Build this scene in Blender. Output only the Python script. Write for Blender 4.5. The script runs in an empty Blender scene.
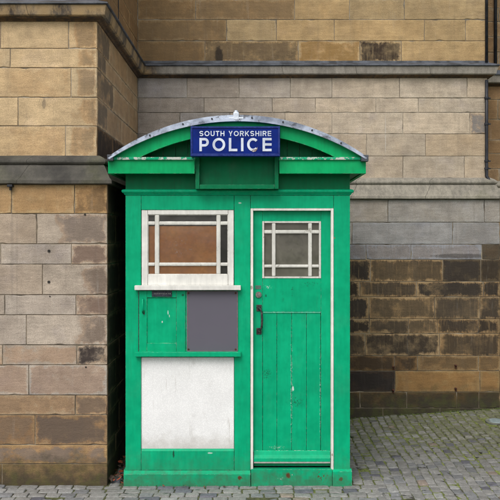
import bpy, bmesh, math, random
from math import sin, cos, pi, radians
from mathutils import Vector
random.seed(7)
S = bpy.context.scene
COL = S.collection

# ------------------------------------------------------------------ camera facts
D = 5.8            # distance of the camera from the front of the box
PX = 130.0         # photo pixels per metre at the front of the box (y = 0)
CX, CY = 254.0, 241.0
CAMZ = 1.877
def K(y): return D / (D + y)
def WX(px, y=0.0): return (px - CX) / (PX * K(y))
def WZ(py, y=0.0): return CAMZ + (CY - py) / (PX * K(y))
def lin(c):
    r = []
    for v in c:
        v /= 255.0
        r.append(v / 12.92 if v <= 0.04045 else ((v + 0.055) / 1.055) ** 2.4)
    return tuple(r)

# ------------------------------------------------------------------ objects
def link(o, parent=None):
    COL.objects.link(o)
    if parent: o.parent = parent
    return o
def tag(o, label=None, cat=None, group=None, kind=None):
    for k, v in (('label', label), ('category', cat), ('group', group), ('kind', kind)):
        if v: o[k] = v
    return o
def empty(name, loc=(0, 0, 0)):
    o = bpy.data.objects.new(name, None); o.location = loc; o.empty_display_size = .2
    return link(o)
def from_bm(name, bm, mat, parent=None, smooth=False, origin=None):
    me = bpy.data.meshes.new(name)
    if smooth:
        for f in bm.faces: f.smooth = True
    bm.to_mesh(me); bm.free()
    me.materials.append(mat)
    return link(bpy.data.objects.new(name, me), parent)
def box(bm, x0, x1, y0, y1, z0, z1, bev=0.0):
    if x0 > x1: x0, x1 = x1, x0
    if y0 > y1: y0, y1 = y1, y0
    if z0 > z1: z0, z1 = z1, z0
    r = bmesh.ops.create_cube(bm, size=1.0)
    vs = r['verts']
    for v in vs:
        v.co = Vector(((x0 + x1) / 2 + v.co.x * (x1 - x0), (y0 + y1) / 2 + v.co.y * (y1 - y0), (z0 + z1) / 2 + v.co.z * (z1 - z0)))
    if bev > 0:
        es = list({e for v in vs for e in v.link_edges})
        bmesh.ops.bevel(bm, geom=es, offset=bev, segments=2, affect='EDGES', profile=0.6)
def pbox(bm, a, b, c, d, y0, y1, bev=0.003):
    """box whose front face (plane y0) spans photo pixels a..b, c..d"""
    box(bm, WX(a, y0), WX(b, y0), y0, y1, WZ(d, y0), WZ(c, y0), bev)
def cyl(bm, p0, p1, r, n=16, r2=None):
    p0, p1 = Vector(p0), Vector(p1)
    d = (p1 - p0); L = d.length
    q = d.to_track_quat('Z', 'Y').to_matrix().to_4x4()
    q.translation = (p0 + p1) / 2
    bmesh.ops.create_cone(bm, cap_ends=True, segments=n, radius1=r, radius2=r if r2 is None else r2, depth=L, matrix=q)
def tube(bm, pts, r, n=10):
    pts = [Vector(p) for p in pts]; rings = []
    for i, p in enumerate(pts):
        t = (pts[min(i + 1, len(pts) - 1)] - pts[max(i - 1, 0)]).normalized()
        a = t.orthogonal() if i == 0 else None
        if i == 0: u = t.orthogonal().normalized()
        else: u = (u - t * u.dot(t)).normalized()
        w = t.cross(u)
        rr = r[i] if isinstance(r, (list, tuple)) else r
        rings.append([bm.verts.new(p + (u * cos(2 * pi * k / n) + w * sin(2 * pi * k / n)) * rr) for k in range(n)])
    for a, b in zip(rings, rings[1:]):
        for k in range(n): bm.faces.new((a[k], a[(k + 1) % n], b[(k + 1) % n], b[k]))
    bm.faces.new(rings[0][::-1]); bm.faces.new(rings[-1])
def prism_xz(bm, outline, y0, y1):
    """closed outline of (x, z) pushed from y0 (front) to y1"""
    f = [bm.verts.new((x, y0, z)) for x, z in outline]
    b = [bm.verts.new((x, y1, z)) for x, z in outline]
    bm.faces.new(f); bm.faces.new(b[::-1])
    n = len(f)
    for i in range(n): bm.faces.new((f[i], b[i], b[(i + 1) % n], f[(i + 1) % n]))
    bmesh.ops.recalc_face_normals(bm, faces=bm.faces[:])

# ------------------------------------------------------------------ material helper
class M:
    def __init__(s, name):
        s.m = bpy.data.materials.new(name); s.m.use_nodes = True
        s.t = s.m.node_tree; s.t.nodes.clear()
        s.out = s.t.nodes.new('ShaderNodeOutputMaterial')
        s.b = s.t.nodes.new('ShaderNodeBsdfPrincipled')
        s.t.links.new(s.b.outputs[0], s.out.inputs[0])
        s.geo = s.t.nodes.new('ShaderNodeNewGeometry')
        s.P = s.geo.outputs['Position']
    def n(s, typ, **kw):
        nd = s.t.nodes.new(typ)
        for k, v in kw.items(): setattr(nd, k, v)
        return nd
    def put(s, sock, v):
        if isinstance(v, bpy.types.NodeSocket): s.t.links.new(v, sock)
        elif isinstance(v, (tuple, list)):
            if sock.type == 'VECTOR': v = tuple(v)[:3]
            sock.default_value = tuple(v) + ((1.0,) if len(v) == 3 and sock.type == 'RGBA' else ())
        else: sock.default_value = v
    def math(s, op, a, b=0.0, c=0.0, clamp=False):
        nd = s.n('ShaderNodeMath', operation=op, use_clamp=clamp)
        s.put(nd.inputs[0], a); s.put(nd.inputs[1], b); s.put(nd.inputs[2], c)
        return nd.outputs[0]
    def vmath(s, op, a, b=(0, 0, 0)):
        nd = s.n('ShaderNodeVectorMath', operation=op)
        s.put(nd.inputs[0], a)
        if op == 'SCALE': s.put(nd.inputs['Scale'], b)
        else: s.put(nd.inputs[1], b)
        return nd.outputs['Value'] if op in ('LENGTH', 'DISTANCE', 'DOT_PRODUCT') else nd.outputs[0]
    def noise(s, scale, detail=4, rough=.55, vec=None, stretch=None, off=(0, 0, 0), out='Fac', dist=0.0):
        v = vec if vec is not None else s.P
        if stretch or any(off):
            mp = s.n('ShaderNodeMapping'); s.put(mp.inputs['Vector'], v)
            mp.inputs['Scale'].default_value = stretch or (1, 1, 1); mp.inputs['Location'].default_value = off
            v = mp.outputs[0]
        nd = s.n('ShaderNodeTexNoise'); s.put(nd.inputs['Vector'], v)
        nd.inputs['Scale'].default_value = scale; nd.inputs['Detail'].default_value = detail
        nd.inputs['Roughness'].default_value = rough; nd.inputs['Distortion'].default_value = dist
        return nd.outputs[out]
    def voro(s, scale, feature='F1', vec=None, out='Distance', off=(0, 0, 0)):
        v = vec if vec is not None else s.P
        if any(off): v = s.vmath('ADD', v, off)
        nd = s.n('ShaderNodeTexVoronoi', feature=feature); s.put(nd.inputs['Vector'], v)
        nd.inputs['Scale'].default_value = scale
        return nd.outputs[out]
    def ramp(s, v, a, b, lo=0.0, hi=1.0):
        nd = s.n('ShaderNodeMapRange', interpolation_type='SMOOTHSTEP')
        s.put(nd.inputs[0], v); s.put(nd.inputs[1], a); s.put(nd.inputs[2], b); s.put(nd.inputs[3], lo); s.put(nd.inputs[4], hi)
        return nd.outputs[0]
    def mix(s, f, a, b, blend='MIX'):
        nd = s.n('ShaderNodeMix', data_type='RGBA', blend_type=blend)
        s.put(nd.inputs[0], f); s.put(nd.inputs[6], a); s.put(nd.inputs[7], b)
        return nd.outputs[2]
    def scale(s, c, f):
        return s.vmath('SCALE', c, f)
    def attr(s, name, out='Vector'):
        nd = s.n('ShaderNodeAttribute', attribute_name=name)
        return nd.outputs[out]
    def sep(s, v):
        nd = s.n('ShaderNodeSeparateXYZ'); s.put(nd.inputs[0], v); return nd.outputs
    def bump(s, h, strength=.3, dist=.01, normal=None):
        nd = s.n('ShaderNodeBump'); s.put(nd.inputs['Height'], h)
        nd.inputs['Strength'].default_value = strength; nd.inputs['Distance'].default_value = dist
        if normal: s.put(nd.inputs['Normal'], normal)
        return nd.outputs[0]
    def set(s, col=None, rough=None, normal=None, **kw):
        if col is not None: s.put(s.b.inputs['Base Color'], col)
        if rough is not None: s.put(s.b.inputs['Roughness'], rough)
        if normal is not None: s.put(s.b.inputs['Normal'], normal)
        for k, v in kw.items(): s.put(s.b.inputs[k.replace('_', ' ')], v)
        return s.m

# ------------------------------------------------------------------ materials
def stone_material():
    m = M('ashlar_stone')
    col = m.attr('Col', 'Color'); bl = m.sep(m.attr('bl')); bd = m.sep(m.attr('bd')); st = m.sep(m.attr('st'))
    sc = m.attr('sc', 'Color')
    amt, u0, streak = st[0], st[1], st[2]
    seed = m.vmath('SCALE', m.attr('bd'), 1.0)
    # pattern space: shifted by block seed so that no vein runs through two blocks
    sh = m.n('ShaderNodeCombineXYZ'); m.put(sh.inputs[0], bd[2]); m.put(sh.inputs[1], bd[2]); m.put(sh.inputs[2], bd[2])
    V = m.vmath('ADD', m.P, sh.outputs[0])
    big = m.noise(2.2, 4, .6)
    mid = m.noise(9, 5, .6, V)
    bed = m.noise(5, 4, .6, V, stretch=(1, 1, 7))       # sandstone bedding
    fine = m.noise(120, 3, .7)
    grain = m.noise(420, 2, .6)
    base = m.scale(col, m.ramp(big, .25, .75, .86, 1.10))
    base = m.scale(base, m.ramp(mid, .25, .75, .82, 1.14))
    base = m.scale(base, m.ramp(bed, .3, .7, .93, 1.06))
    base = m.scale(base, m.ramp(fine, .25, .75, .82, 1.15))
    base = m.scale(base, m.ramp(grain, .3, .7, .88, 1.10))
    # hue drift between ochre and grey inside one block
    base = m.mix(m.ramp(m.noise(4.5, 4, .6, V, off=(4, 2, 9)), .5, .75, 0, .55), base, m.mix(1, base, (.93, .95, 1.08), 'MULTIPLY'))
    base = m.mix(m.ramp(m.noise(3.1, 5, .65, V, off=(1, 7, 3)), .52, .78, 0, .6), base, m.mix(1, base, (1.03, .98, .90), 'MULTIPLY'))
    # distance to the block's own edges
    e1 = m.math('MINIMUM', bl[0], m.math('SUBTRACT', bd[0], bl[0]))
    e2 = m.math('MINIMUM', bl[1], m.math('SUBTRACT', bd[1], bl[1]))
    teeth = m.noise(75, 4, .7, V, stretch=(1, 1, .12), off=(1, 4, 2))
    e2 = m.math('ADD', e2, m.math('MULTIPLY', m.math('MULTIPLY', m.math('SUBTRACT', teeth, .5), .11), streak))
    e = m.math('MINIMUM', e1, e2)
    wob = m.noise(9, 7, .72, V, off=(3, 3, 3))
    ee = m.math('ADD', e, m.math('MULTIPLY', m.math('SUBTRACT', wob, .5), .15))
    inner = m.ramp(ee, .0, .032)
    uu = m.math('DIVIDE', bl[0], bd[0])
    uw = m.math('ADD', uu, m.math('MULTIPLY', m.math('SUBTRACT', m.noise(5, 4, .6, V), .5), .5))
    side = m.ramp(uw, u0, m.math('ADD', u0, .22))
    stv = m.noise(38, 4, .7, stretch=(1, 1, .07))
    stv2 = m.noise(90, 3, .7, stretch=(1, 1, .05), off=(5, 5, 1))
    cloud = m.ramp(m.noise(5, 7, .68, V, off=(8, 1, 2)), .28, .52)
    strk = m.math('MULTIPLY', m.ramp(stv, .26, .46, .25, 1), m.ramp(stv2, .25, .5, .75, 1))
    body = m.math('ADD', m.math('MULTIPLY', strk, streak), m.math('MULTIPLY', cloud, m.math('SUBTRACT', 1, streak)))
    soot = m.math('MULTIPLY', m.math('MULTIPLY', amt, inner), m.math('MULTIPLY', side, body), clamp=True)
    base = m.mix(soot, base, sc)
    veil = m.math('MULTIPLY', m.math('GREATER_THAN', streak, .3), m.math('GREATER_THAN', amt, .6))
    vn = m.ramp(m.noise(2.6, 7, .72, stretch=(.6, 1, 1.2), off=(7, 1, 5)), .46, .66, 0, .45)
    vs = m.ramp(m.noise(70, 4, .7, stretch=(1, 1, .08), off=(3, 1, 1)), .3, .55, .45, 1)
    base = m.mix(m.math('MULTIPLY', m.math('MULTIPLY', veil, m.math('MULTIPLY', vn, vs)), m.math('GREATER_THAN', m.sep(m.P)[1], 1.9)), base, (.040, .033, .026, 1))
    # rusty rim round the stain
    rim = m.math('MULTIPLY', m.ramp(soot, .08, .3), m.ramp(soot, .35, .7, 1, 0))
    base = m.mix(m.math('MULTIPLY', rim, .3), base, m.mix(1, base, (1.15, .86, .6), 'MULTIPLY'))
    # faint rain streaks on all stone, algae and splash dirt near the ground
    wash = m.ramp(m.noise(16, 4, .7, stretch=(1, 1, .06), off=(2, 9, 4)), .52, .72, 0, .16)
    base = m.mix(wash, base, (.10, .085, .07, 1))
    lite = m.ramp(m.noise(22, 4, .7, stretch=(1, 1, .08), off=(12, 3, 4)), .6, .78, 0, .15)
    base = m.mix(lite, base, (.5, .48, .44, 1))
    z = m.sep(m.P)[2]
    zz = m.math('ADD', z, m.math('MULTIPLY', m.math('SUBTRACT', m.noise(7, 5, .65), .5), .5))
    alg = m.ramp(m.math('SUBTRACT', zz, m.ramp(m.sep(m.P)[1], 1.5, 2.0, 0, .10)), .02, .30, .85, 0)
    base = m.mix(alg, base, m.mix(m.ramp(m.noise(11, 5, .65), .42, .62), (.040, .036, .026, 1), (.056, .060, .024, 1)))
    # one dark leak stain above the cornice, a soot smear on the front quoin, a pale scratch
    pz = m.sep(m.P)
    for (mx, mz, rx, rz, ylo, mc, sg) in ((WX(219, 2.15), WZ(56, 2.15), .05, .12, 1.9, (.035, .028, .022), .9), (WX(44, .1), WZ(104, .1), .018, .05, -1, (.12, .1, .08), .5), (WX(385.5, 2.15), WZ(134, 2.15), .007, .24, 1.9, (.52, .48, .42), .6),
                                        (WX(12, 0), WZ(250, 0), .014, .5, -1, (.2, .17, .14), .22), (WX(17, 0), WZ(270, 0), .01, .6, -1, (.2, .17, .14), .2), (WX(460, 2.05), WZ(256, 2.05), .35, .03, 1.9, (.04, .035, .03), .6)):
        dx = m.math('DIVIDE', m.math('SUBTRACT', pz[0], mx), rx); dz = m.math('DIVIDE', m.math('SUBTRACT', pz[2], mz), rz)
        dd = m.math('SQRT', m.math('ADD', m.math('MULTIPLY', dx, dx), m.math('MULTIPLY', dz, dz)))
        kk = m.ramp(m.math('ADD', dd, m.math('MULTIPLY', m.math('SUBTRACT', m.noise(22, 5, .7), .5), .9)), .6, 1.0, sg, 0)
        kk = m.math('MULTIPLY', kk, m.math('GREATER_THAN', pz[1], ylo))
        base = m.mix(kk, base, mc + (1,))
    # lichen specks and pits
    pit = m.ramp(m.voro(55, off=(3, 1, 2)), .03, .09, 1, 0)
    pitm = m.math('MULTIPLY', pit, m.ramp(m.noise(12, 3), .5, .62))
    base = m.mix(m.math('MULTIPLY', pitm, .65), base, (.05, .04, .03, 1))
    spk = m.math('MULTIPLY', m.ramp(m.voro(38, off=(9, 4, 7)), .02, .06, 1, 0), m.ramp(m.noise(6, 3, off=(5, 0, 0)), .55, .65))
    base = m.mix(m.math('MULTIPLY', spk, .4), base, (.6, .58, .52, 1))
    h = m.math('ADD', m.math('MULTIPLY', fine, .35), m.math('MULTIPLY', m.noise(45, 5, .7, V), .8))
    h = m.math('ADD', h, m.math('MULTIPLY', bed, .6))
    h = m.math('SUBTRACT', h, m.math('MULTIPLY', pitm, .6))
    return m.set(base, m.ramp(mid, .3, .7, .82, .95), m.bump(h, .75, .007), Specular_IOR_Level=.2)
STONE = stone_material()

def simple(name, c1, c2, scale=8, rough=.7, metal=0.0, bump=.25, bscale=60, bd=.003, stretch=None, spec=.4, p0=.35, p1=.65):
    m = M(name)
    n1 = m.ramp(m.noise(scale, 5, .65, stretch=stretch), p0, p1)
    c = m.mix(n1, c1 + (1,), c2 + (1,))
    g = m.noise(bscale, 4, .65)
    c = m.scale(c, m.ramp(g, .3, .7, .88, 1.12))
    return m.set(c, m.ramp(m.noise(scale * 2, 3), .3, .7, rough - .08, rough + .08), m.bump(g, bump, bd), Metallic=metal, Specular_IOR_Level=spec)
MORTAR = simple('old_mortar', (.13, .11, .085), (.34, .30, .24), 5, .95)
MORTAR_DARK = simple('sooty_mortar', (.075, .062, .048), (.28, .235, .17), 6, .95)

def moulding_material(name, base, base2, dark, green, sooty_wing=False):
    m = M(name)
    c = m.mix(m.ramp(m.noise(3, 5, .65), .35, .65), base + (1,), base2 + (1,))
    s = m.ramp(m.noise(24, 5, .7, stretch=(1, 1, .1)), .35, .68)
    c = m.mix(m.math('MULTIPLY', s, dark), c, (.035, .033, .032, 1))
    g = m.ramp(m.noise(3.3, 5, .65, off=(2, 5, 1)), .5, .7, 0, green)
    c = m.mix(g, c, (.075, .08, .03, 1))
    f = m.noise(150, 3, .7); c = m.scale(c, m.ramp(f, .3, .7, .82, 1.15))
    if sooty_wing:   # the moulding round the projecting wing was never cleaned
        wx = m.math('ADD', m.sep(m.P)[0], m.math('MULTIPLY', m.math('SUBTRACT', m.noise(6, 4), .5), .2))
        yy = m.sep(m.P)[1]
        k = m.math('MULTIPLY', m.ramp(wx, -1.1, -.9, 1, 0), m.ramp(m.noise(5, 5, .65, off=(1, 1, 1)), .25, .7, 1, .7))
        if sooty_wing == 'tan': c = m.mix(k, c, m.mix(m.ramp(m.noise(7, 6, .7, stretch=(1, 1, .4), off=(4.4, 0, 2)), .42, .62), lin((170, 142, 100)) + (1,), lin((66, 56, 48)) + (1,)))
        else: c = m.mix(k, c, m.mix(m.ramp(m.noise(2.6, 4, .6, off=(4.4, 0, 2)), .46, .74), (.036, .034, .031, 1), (.058, .060, .030, 1)))
    # joints between lengths of moulding, a crack each 0.9 m or so
    xyz = m.sep(m.P)
    q = m.math('FRACT', m.math('MULTIPLY', m.math('ADD', m.math('SUBTRACT', xyz[0], xyz[1]), 0.62), 1.30))
    j = m.ramp(m.math('ABSOLUTE', m.math('SUBTRACT', q, .5)), .001, .0045, .75, 0)
    c = m.mix(j, c, (.03, .028, .022, 1))
    return m.set(c, .85, m.bump(m.math('SUBTRACT', m.math('ADD', f, m.noise(30, 5)), j), .5, .006), Specular_IOR_Level=.3)
CORNICE = moulding_material('cornice_stone', lin((164, 157, 146)), lin((148, 142, 132)), .30, .0, 'tan')
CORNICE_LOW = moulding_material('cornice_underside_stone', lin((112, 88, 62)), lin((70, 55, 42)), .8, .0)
STRING = moulding_material('string_course_stone', lin((156, 150, 136)), lin((136, 131, 120)), .35, .4, True)
STRING_TOP = moulding_material('string_course_top_stone', lin((150, 145, 132)), lin((132, 127, 117)), .35, .3, True)
LEAD_OLD = simple('lead_flashing', lin((44, 48, 54)), lin((88, 93, 102)), 9, .5, .0, .2)
IRON = simple('painted_iron', lin((26, 28, 34)), lin((44, 46, 54)), 20, .5, 0, .3)
RUSTY = simple('rusty_iron', lin((44, 30, 26)), lin((92, 52, 36)), 60, .9, 0, .6)
BLACKHOLE = simple('dark_hole', (.02, .018, .016), (.04, .035, .03), 60, .9)

def paint(name, base, edge=.5, chips=.5, chipcol=(.42, .45, .42), grain=.25, rough=.42, marks=(), dirt=0.6, zdirt=.32, fade=0.0, dark_chip=(.035, .04, .03)):
    """weathered gloss paint on wood; marks = (x, z, radius x, radius z, colour, speck scale, strength)"""
    m = M(name)
    b = base + (1,)
    v1 = m.noise(2.3, 4, .6); v2 = m.noise(11, 5, .65); v3 = m.noise(40, 4, .6, stretch=(1, 1, .12))
    c = m.scale(b, m.ramp(v1, .3, .7, .90, 1.08))
    c = m.scale(c, m.ramp(v2, .3, .7, .92, 1.07))
    c = m.scale(c, m.ramp(v3, .3, .7, .93, 1.05))
    # chalky fading
    c = m.mix(m.ramp(m.noise(3.7, 5, .65, off=(4, 4, 4)), .5, .8, 0, .04 + fade), c, (.30, .50, .40, 1) if base[1] > .2 and base[0] < .3 else (.6, .6, .58, 1))
    # runs of dirt
    run = m.math('MULTIPLY', m.ramp(m.noise(34, 5, .7, stretch=(1, 1, .045), off=(3, 0, 8)), .56, .74), m.ramp(m.noise(2.4, 3, off=(7, 7, 7)), .4, .65))
    c = m.mix(m.math('MULTIPLY', run, .30 * dirt), c, (.03, .045, .03, 1))
    z = m.sep(m.P)[2]
    zz = m.math('ADD', z, m.math('MULTIPLY', m.math('SUBTRACT', m.noise(16, 5, .7), .5), .5))
    low = m.ramp(zz, -.05, zdirt, .62 * dirt, 0)
    c = m.mix(low, c, (.065, .07, .045, 1))
    # small dark nicks
    vor = m.voro(26, off=(1, 2, 3)); nick = m.math('MULTIPLY', m.ramp(vor, .03, .075, 1, 0), m.ramp(m.noise(4.2, 3, off=(1, 8, 2)), .53, .6))
    c = m.mix(m.math('MULTIPLY', nick, .75 * dirt), c, dark_chip + (1,))
    # flaking
    fl = m.ramp(m.noise(19, 6, .72, off=(6, 2, 1)), .80 - .22 * chips, .82 - .22 * chips)
    c = m.mix(m.math('MULTIPLY', fl, .8), c, chipcol + (1,))
    # worn arrises
    bv = m.n('ShaderNodeBevel', samples=4); bv.inputs['Radius'].default_value = .007
    dt = m.vmath('DOT_PRODUCT', bv.outputs[0], m.geo.outputs['Normal'])
    ed = m.ramp(dt, .80, .97, 1, 0)
    ew = m.math('MULTIPLY', m.math('MULTIPLY', ed, edge), m.ramp(m.noise(30, 5, .7, off=(2, 2, 9)), .42, .6))
    c = m.mix(ew, c, m.mix(m.ramp(m.noise(50, 3), .45, .55), chipcol + (1,), dark_chip + (1,)))
    xyz = m.sep(m.P)
    for (mx, mz, rx, rz, mc, sp, stg) in marks:
        dx = m.math('DIVIDE', m.math('SUBTRACT', xyz[0], mx), rx); dz = m.math('DIVIDE', m.math('SUBTRACT', xyz[2], mz), rz)
        d = m.math('SQRT', m.math('ADD', m.math('MULTIPLY', dx, dx), m.math('MULTIPLY', dz, dz)))
        if sp:
            k = m.math('MULTIPLY', m.ramp(d, .4, 1.35, 1, 0), m.ramp(m.math('SUBTRACT', m.noise(sp, 6, .75, off=(mx, 3, mz), dist=.6), m.math('MULTIPLY', d, .07)), .50, .54))
        else:
            k = m.ramp(m.math('ADD', d, m.math('MULTIPLY', m.math('SUBTRACT', m.noise(45, 4, .7), .5), 1.2)), .45, .95, 1, 0)
        c = m.mix(m.math('MULTIPLY', k, stg), c, mc + (1,))
    gr = m.noise(85, 5, .7, stretch=(1, 1, .04)); lump = m.noise(9, 4, .6)
    h = m.math('ADD', m.math('MULTIPLY', gr, grain), m.math('MULTIPLY', lump, .5))
    h = m.math('SUBTRACT', h, m.math('MULTIPLY', m.math('MAXIMUM', fl, ew), .35))
    return m.set(c, m.ramp(v2, .3, .7, rough - .06, rough + .12), m.bump(h, .6, .005), Specular_IOR_Level=.14)
RUST = (.10, .035, .014); DK = (.012, .05, .03); WH = (.6, .66, .62)
GREEN = lin((0, 162, 115))
def mk(px, py, rx, rz, c, sp, s): return (WX(px), WZ(py), rx / PX, rz / PX, c, sp, s)
P_WALL = paint('green_paint', GREEN, .55, .25, marks=[mk(173.5, 454, 1.2, 5, DK, 0, .9), mk(210, 453, 3, 1, WH, 0, .7), mk(240, 203, 2, 1, WH, 0, .7), mk(334.5, 238, 1, 1, (.3, .1, .06), 0, .6)])
P_DOOR = paint('green_door_paint', GREEN, .6, .3, marks=[
    mk(267, 375, 6, 7, DK, 130, .9), mk(296, 403, 9, 6, DK, 90, .75), mk(293.2, 390, 1.3, 3.2, WH, 0, .9), mk(292.6, 291, 1.4, 8, DK, 60, .7),
    mk(283, 297, 1.2, 6, DK, 80, .6), mk(268, 287.5, 4, 2.2, (.45, .6, .54), 90, .8), mk(310, 284, 10, 3, DK, 80, .7), mk(291.7, 385, 1.1, 70, WH, 110, .75), mk(320.8, 390, .9, 60, WH, 90, .6), mk(276.9, 350, .9, 40, DK, 90, .6), mk(276.9, 449, 9, 2, WH, 100, .5), mk(266, 296, 1.2, 2, DK, 0, .7)])
P_CAB = paint('green_cabinet_paint', GREEN, .7, .3, marks=[mk(168.0, 312.5, .7, 2.6, WH, 0, .8), mk(169.4, 316, .6, 1.8, WH, 0, .7), mk(162.2, 322, .9, 1.3, WH, 0, .8), mk(144, 312, 1.5, 2.5, DK, 0, .8), mk(183, 295, 1.5, 1.5, DK, 0, .8)])
P_BASE = paint('green_plinth_paint', GREEN, .9, .5, dirt=.9, zdirt=.20, marks=[mk(288, 475, 3.2, 3.8, RUST, 0, .95), mk(321, 476, 7, 6, RUST, 55, .9), mk(240, 476.5, 2.8, 3, RUST, 0, .95),
    mk(340.5, 478, 2.5, 3, RUST, 0, .8), mk(280.5, 478.5, 4, 2.5, (.3, .36, .33), 60, .9), mk(343, 466.5, 7, 1.3, (.45, .4, .36), 0, .9)])
P_EAVE = paint('green_fascia_paint', lin((0, 160, 96)), .8, .35, grain=.35)
P_SHADED = paint('shaded_green_paint', lin((0, 116, 74)), .5, .3, dirt=1.0, grain=.5)  # darker copy of the green: shade under the eaves put into the colour
P_FLAKE = paint('flaking_drip_paint', lin((20, 160, 115)), .9, 1.32, chipcol=(.62, .60, .58), grain=.6)
P_WHITE = paint('white_joinery_paint', (.70, .69, .65), .95, .45, chipcol=(.38, .35, .30), grain=.3, rough=.5, dirt=.55, dark_chip=(.18, .15, .1), zdirt=.1)
P_BAR = paint('grimy_glazing_bar_paint', (.66, .65, .60), 1.3, .8, chipcol=(.30, .28, .24), grain=.5, rough=.55, dirt=1.0, dark_chip=(.14, .12, .09), zdirt=.05)
P_LINE = paint('white_door_frame_paint', (.74, .71, .66), .7, .55, chipcol=(.30, .28, .24), grain=.3, rough=.5, dirt=.5, dark_chip=(.12, .09, .07), marks=[mk(251.5, 287.5, 1.6, 2.5, (.32, .27, .22), 0, .9), mk(332, 455, 1.4, 8, (.25, .18, .13), 60, .8)])

def roughcast():
    m = M('white_textured_panel')
    v = m.voro(115); n = m.noise(60, 4, .6)
    c = m.scale((.85, .85, .84, 1), m.ramp(m.noise(4, 4), .3, .7, .95, 1.04))
    c = m.scale(c, m.ramp(v, .1, .6, 1.04, .9))
    z = m.sep(m.P)[2]
    zz = m.math('ADD', z, m.math('MULTIPLY', m.math('SUBTRACT', m.noise(12, 5, .7), .5), .22))
    c = m.mix(m.ramp(zz, WZ(450), WZ(430), .5, 0), c, (.36, .33, .28, 1))
    run = m.math('MULTIPLY', m.ramp(m.noise(40, 5, .7, stretch=(1, 1, .06)), .6, .72), m.ramp(m.noise(3, 3, off=(4, 4, 1)), .45, .65))
    c = m.mix(m.math('MULTIPLY', run, .5), c, (.40, .36, .32, 1))
    sm = m.math('MULTIPLY', m.ramp(m.noise(5, 6, .7, stretch=(1, 1, .5), off=(3, 3, 9)), .5, .68), m.ramp(m.noise(40, 5, .7, stretch=(1, 1, .3)), .4, .6))
    c = m.mix(m.math('MULTIPLY', sm, .35), c, (.42, .40, .37, 1))
    sp = m.math('MULTIPLY', m.ramp(m.voro(30, off=(5, 5, 5)), .03, .08, 1, 0), m.ramp(m.noise(9, 3), .5, .6))
    c = m.mix(m.math('MULTIPLY', sp, .6), c, (.3, .27, .22, 1))
    return m.set(c, .6, m.bump(m.math('ADD', m.math('MULTIPLY', v, m.ramp(m.noise(5, 3), .3, .7, .4, 1.2)), n), .2, .003))
ROUGHCAST = roughcast()

def lead():
    m = M('sheet_lead')
    n = m.ramp(m.noise(7, 6, .6), .3, .65); n2 = m.ramp(m.noise(13, 7, .72, off=(3, 3, 3)), .52, .62)
    c = m.mix(n, lin((118, 126, 142)) + (1,), lin((190, 200, 218)) + (1,))
    c = m.mix(m.math('MULTIPLY', n2, .75), c, lin((66, 66, 70)) + (1,))
    return m.set(c, .42, m.bump(m.noise(25, 5, .6), .5, .006), Metallic=.25, Specular_IOR_Level=.5)
LEAD = lead()
def blue():
    m = M('blue_sign_enamel')
    c = m.scale((.002, .016, .17, 1), m.ramp(m.noise(9, 5), .3, .7, .8, 1.25))
    c = m.mix(m.ramp(m.noise(26, 6, .7), .70, .73, 0, .5), c, (.16, .18, .28, 1))
    c = m.mix(m.ramp(m.noise(60, 4, .7, off=(3, 3, 3)), .68, .72, 0, .6), c, (.01, .012, .03, 1))
    return m.set(c, .35, m.bump(m.noise(8, 3), .08, .004), Specular_IOR_Level=.12)
BLUE = blue()
BLUE_RIM = simple('blue_sign_rim', (.010, .022, .16), (.026, .048, .22), 30, .4, 0, .2, spec=.15)
SIGNWHITE = simple('sign_letter_white', (.56, .61, .72), (.62, .67, .77), 12, .5, 0, .03, 12, spec=.3)
def flat_grey():
    m = M('grey_notice_plate')
    c = m.scale(lin((95, 92, 102)) + (1,), m.ramp(m.noise(4, 3), .3, .7, .98, 1.02))
    return m.set(c, .6, Specular_IOR_Level=.2)
GREYPLATE = flat_grey()
PLAQUE = simple('black_plaque', (.016, .02, .035), (.05, .055, .075), 60, .45)
PLAQUE_TXT = simple('plaque_lettering', (.14, .14, .15), (.24, .24, .24), 90, .6)
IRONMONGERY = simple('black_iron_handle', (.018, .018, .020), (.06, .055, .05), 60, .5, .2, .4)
BRASS = simple('tarnished_lock', (.16, .15, .14), (.32, .31, .29), 80, .4, .6, .3)
BOARD = simple('brown_hardboard', lin((206, 128, 60)), lin((224, 154, 84)), 3, .6, 0, .1, 30)
INNER = simple('box_interior', (.05, .05, .045), (.08, .08, .07), 5, .9)
PUTTY = P_WHITE

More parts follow.
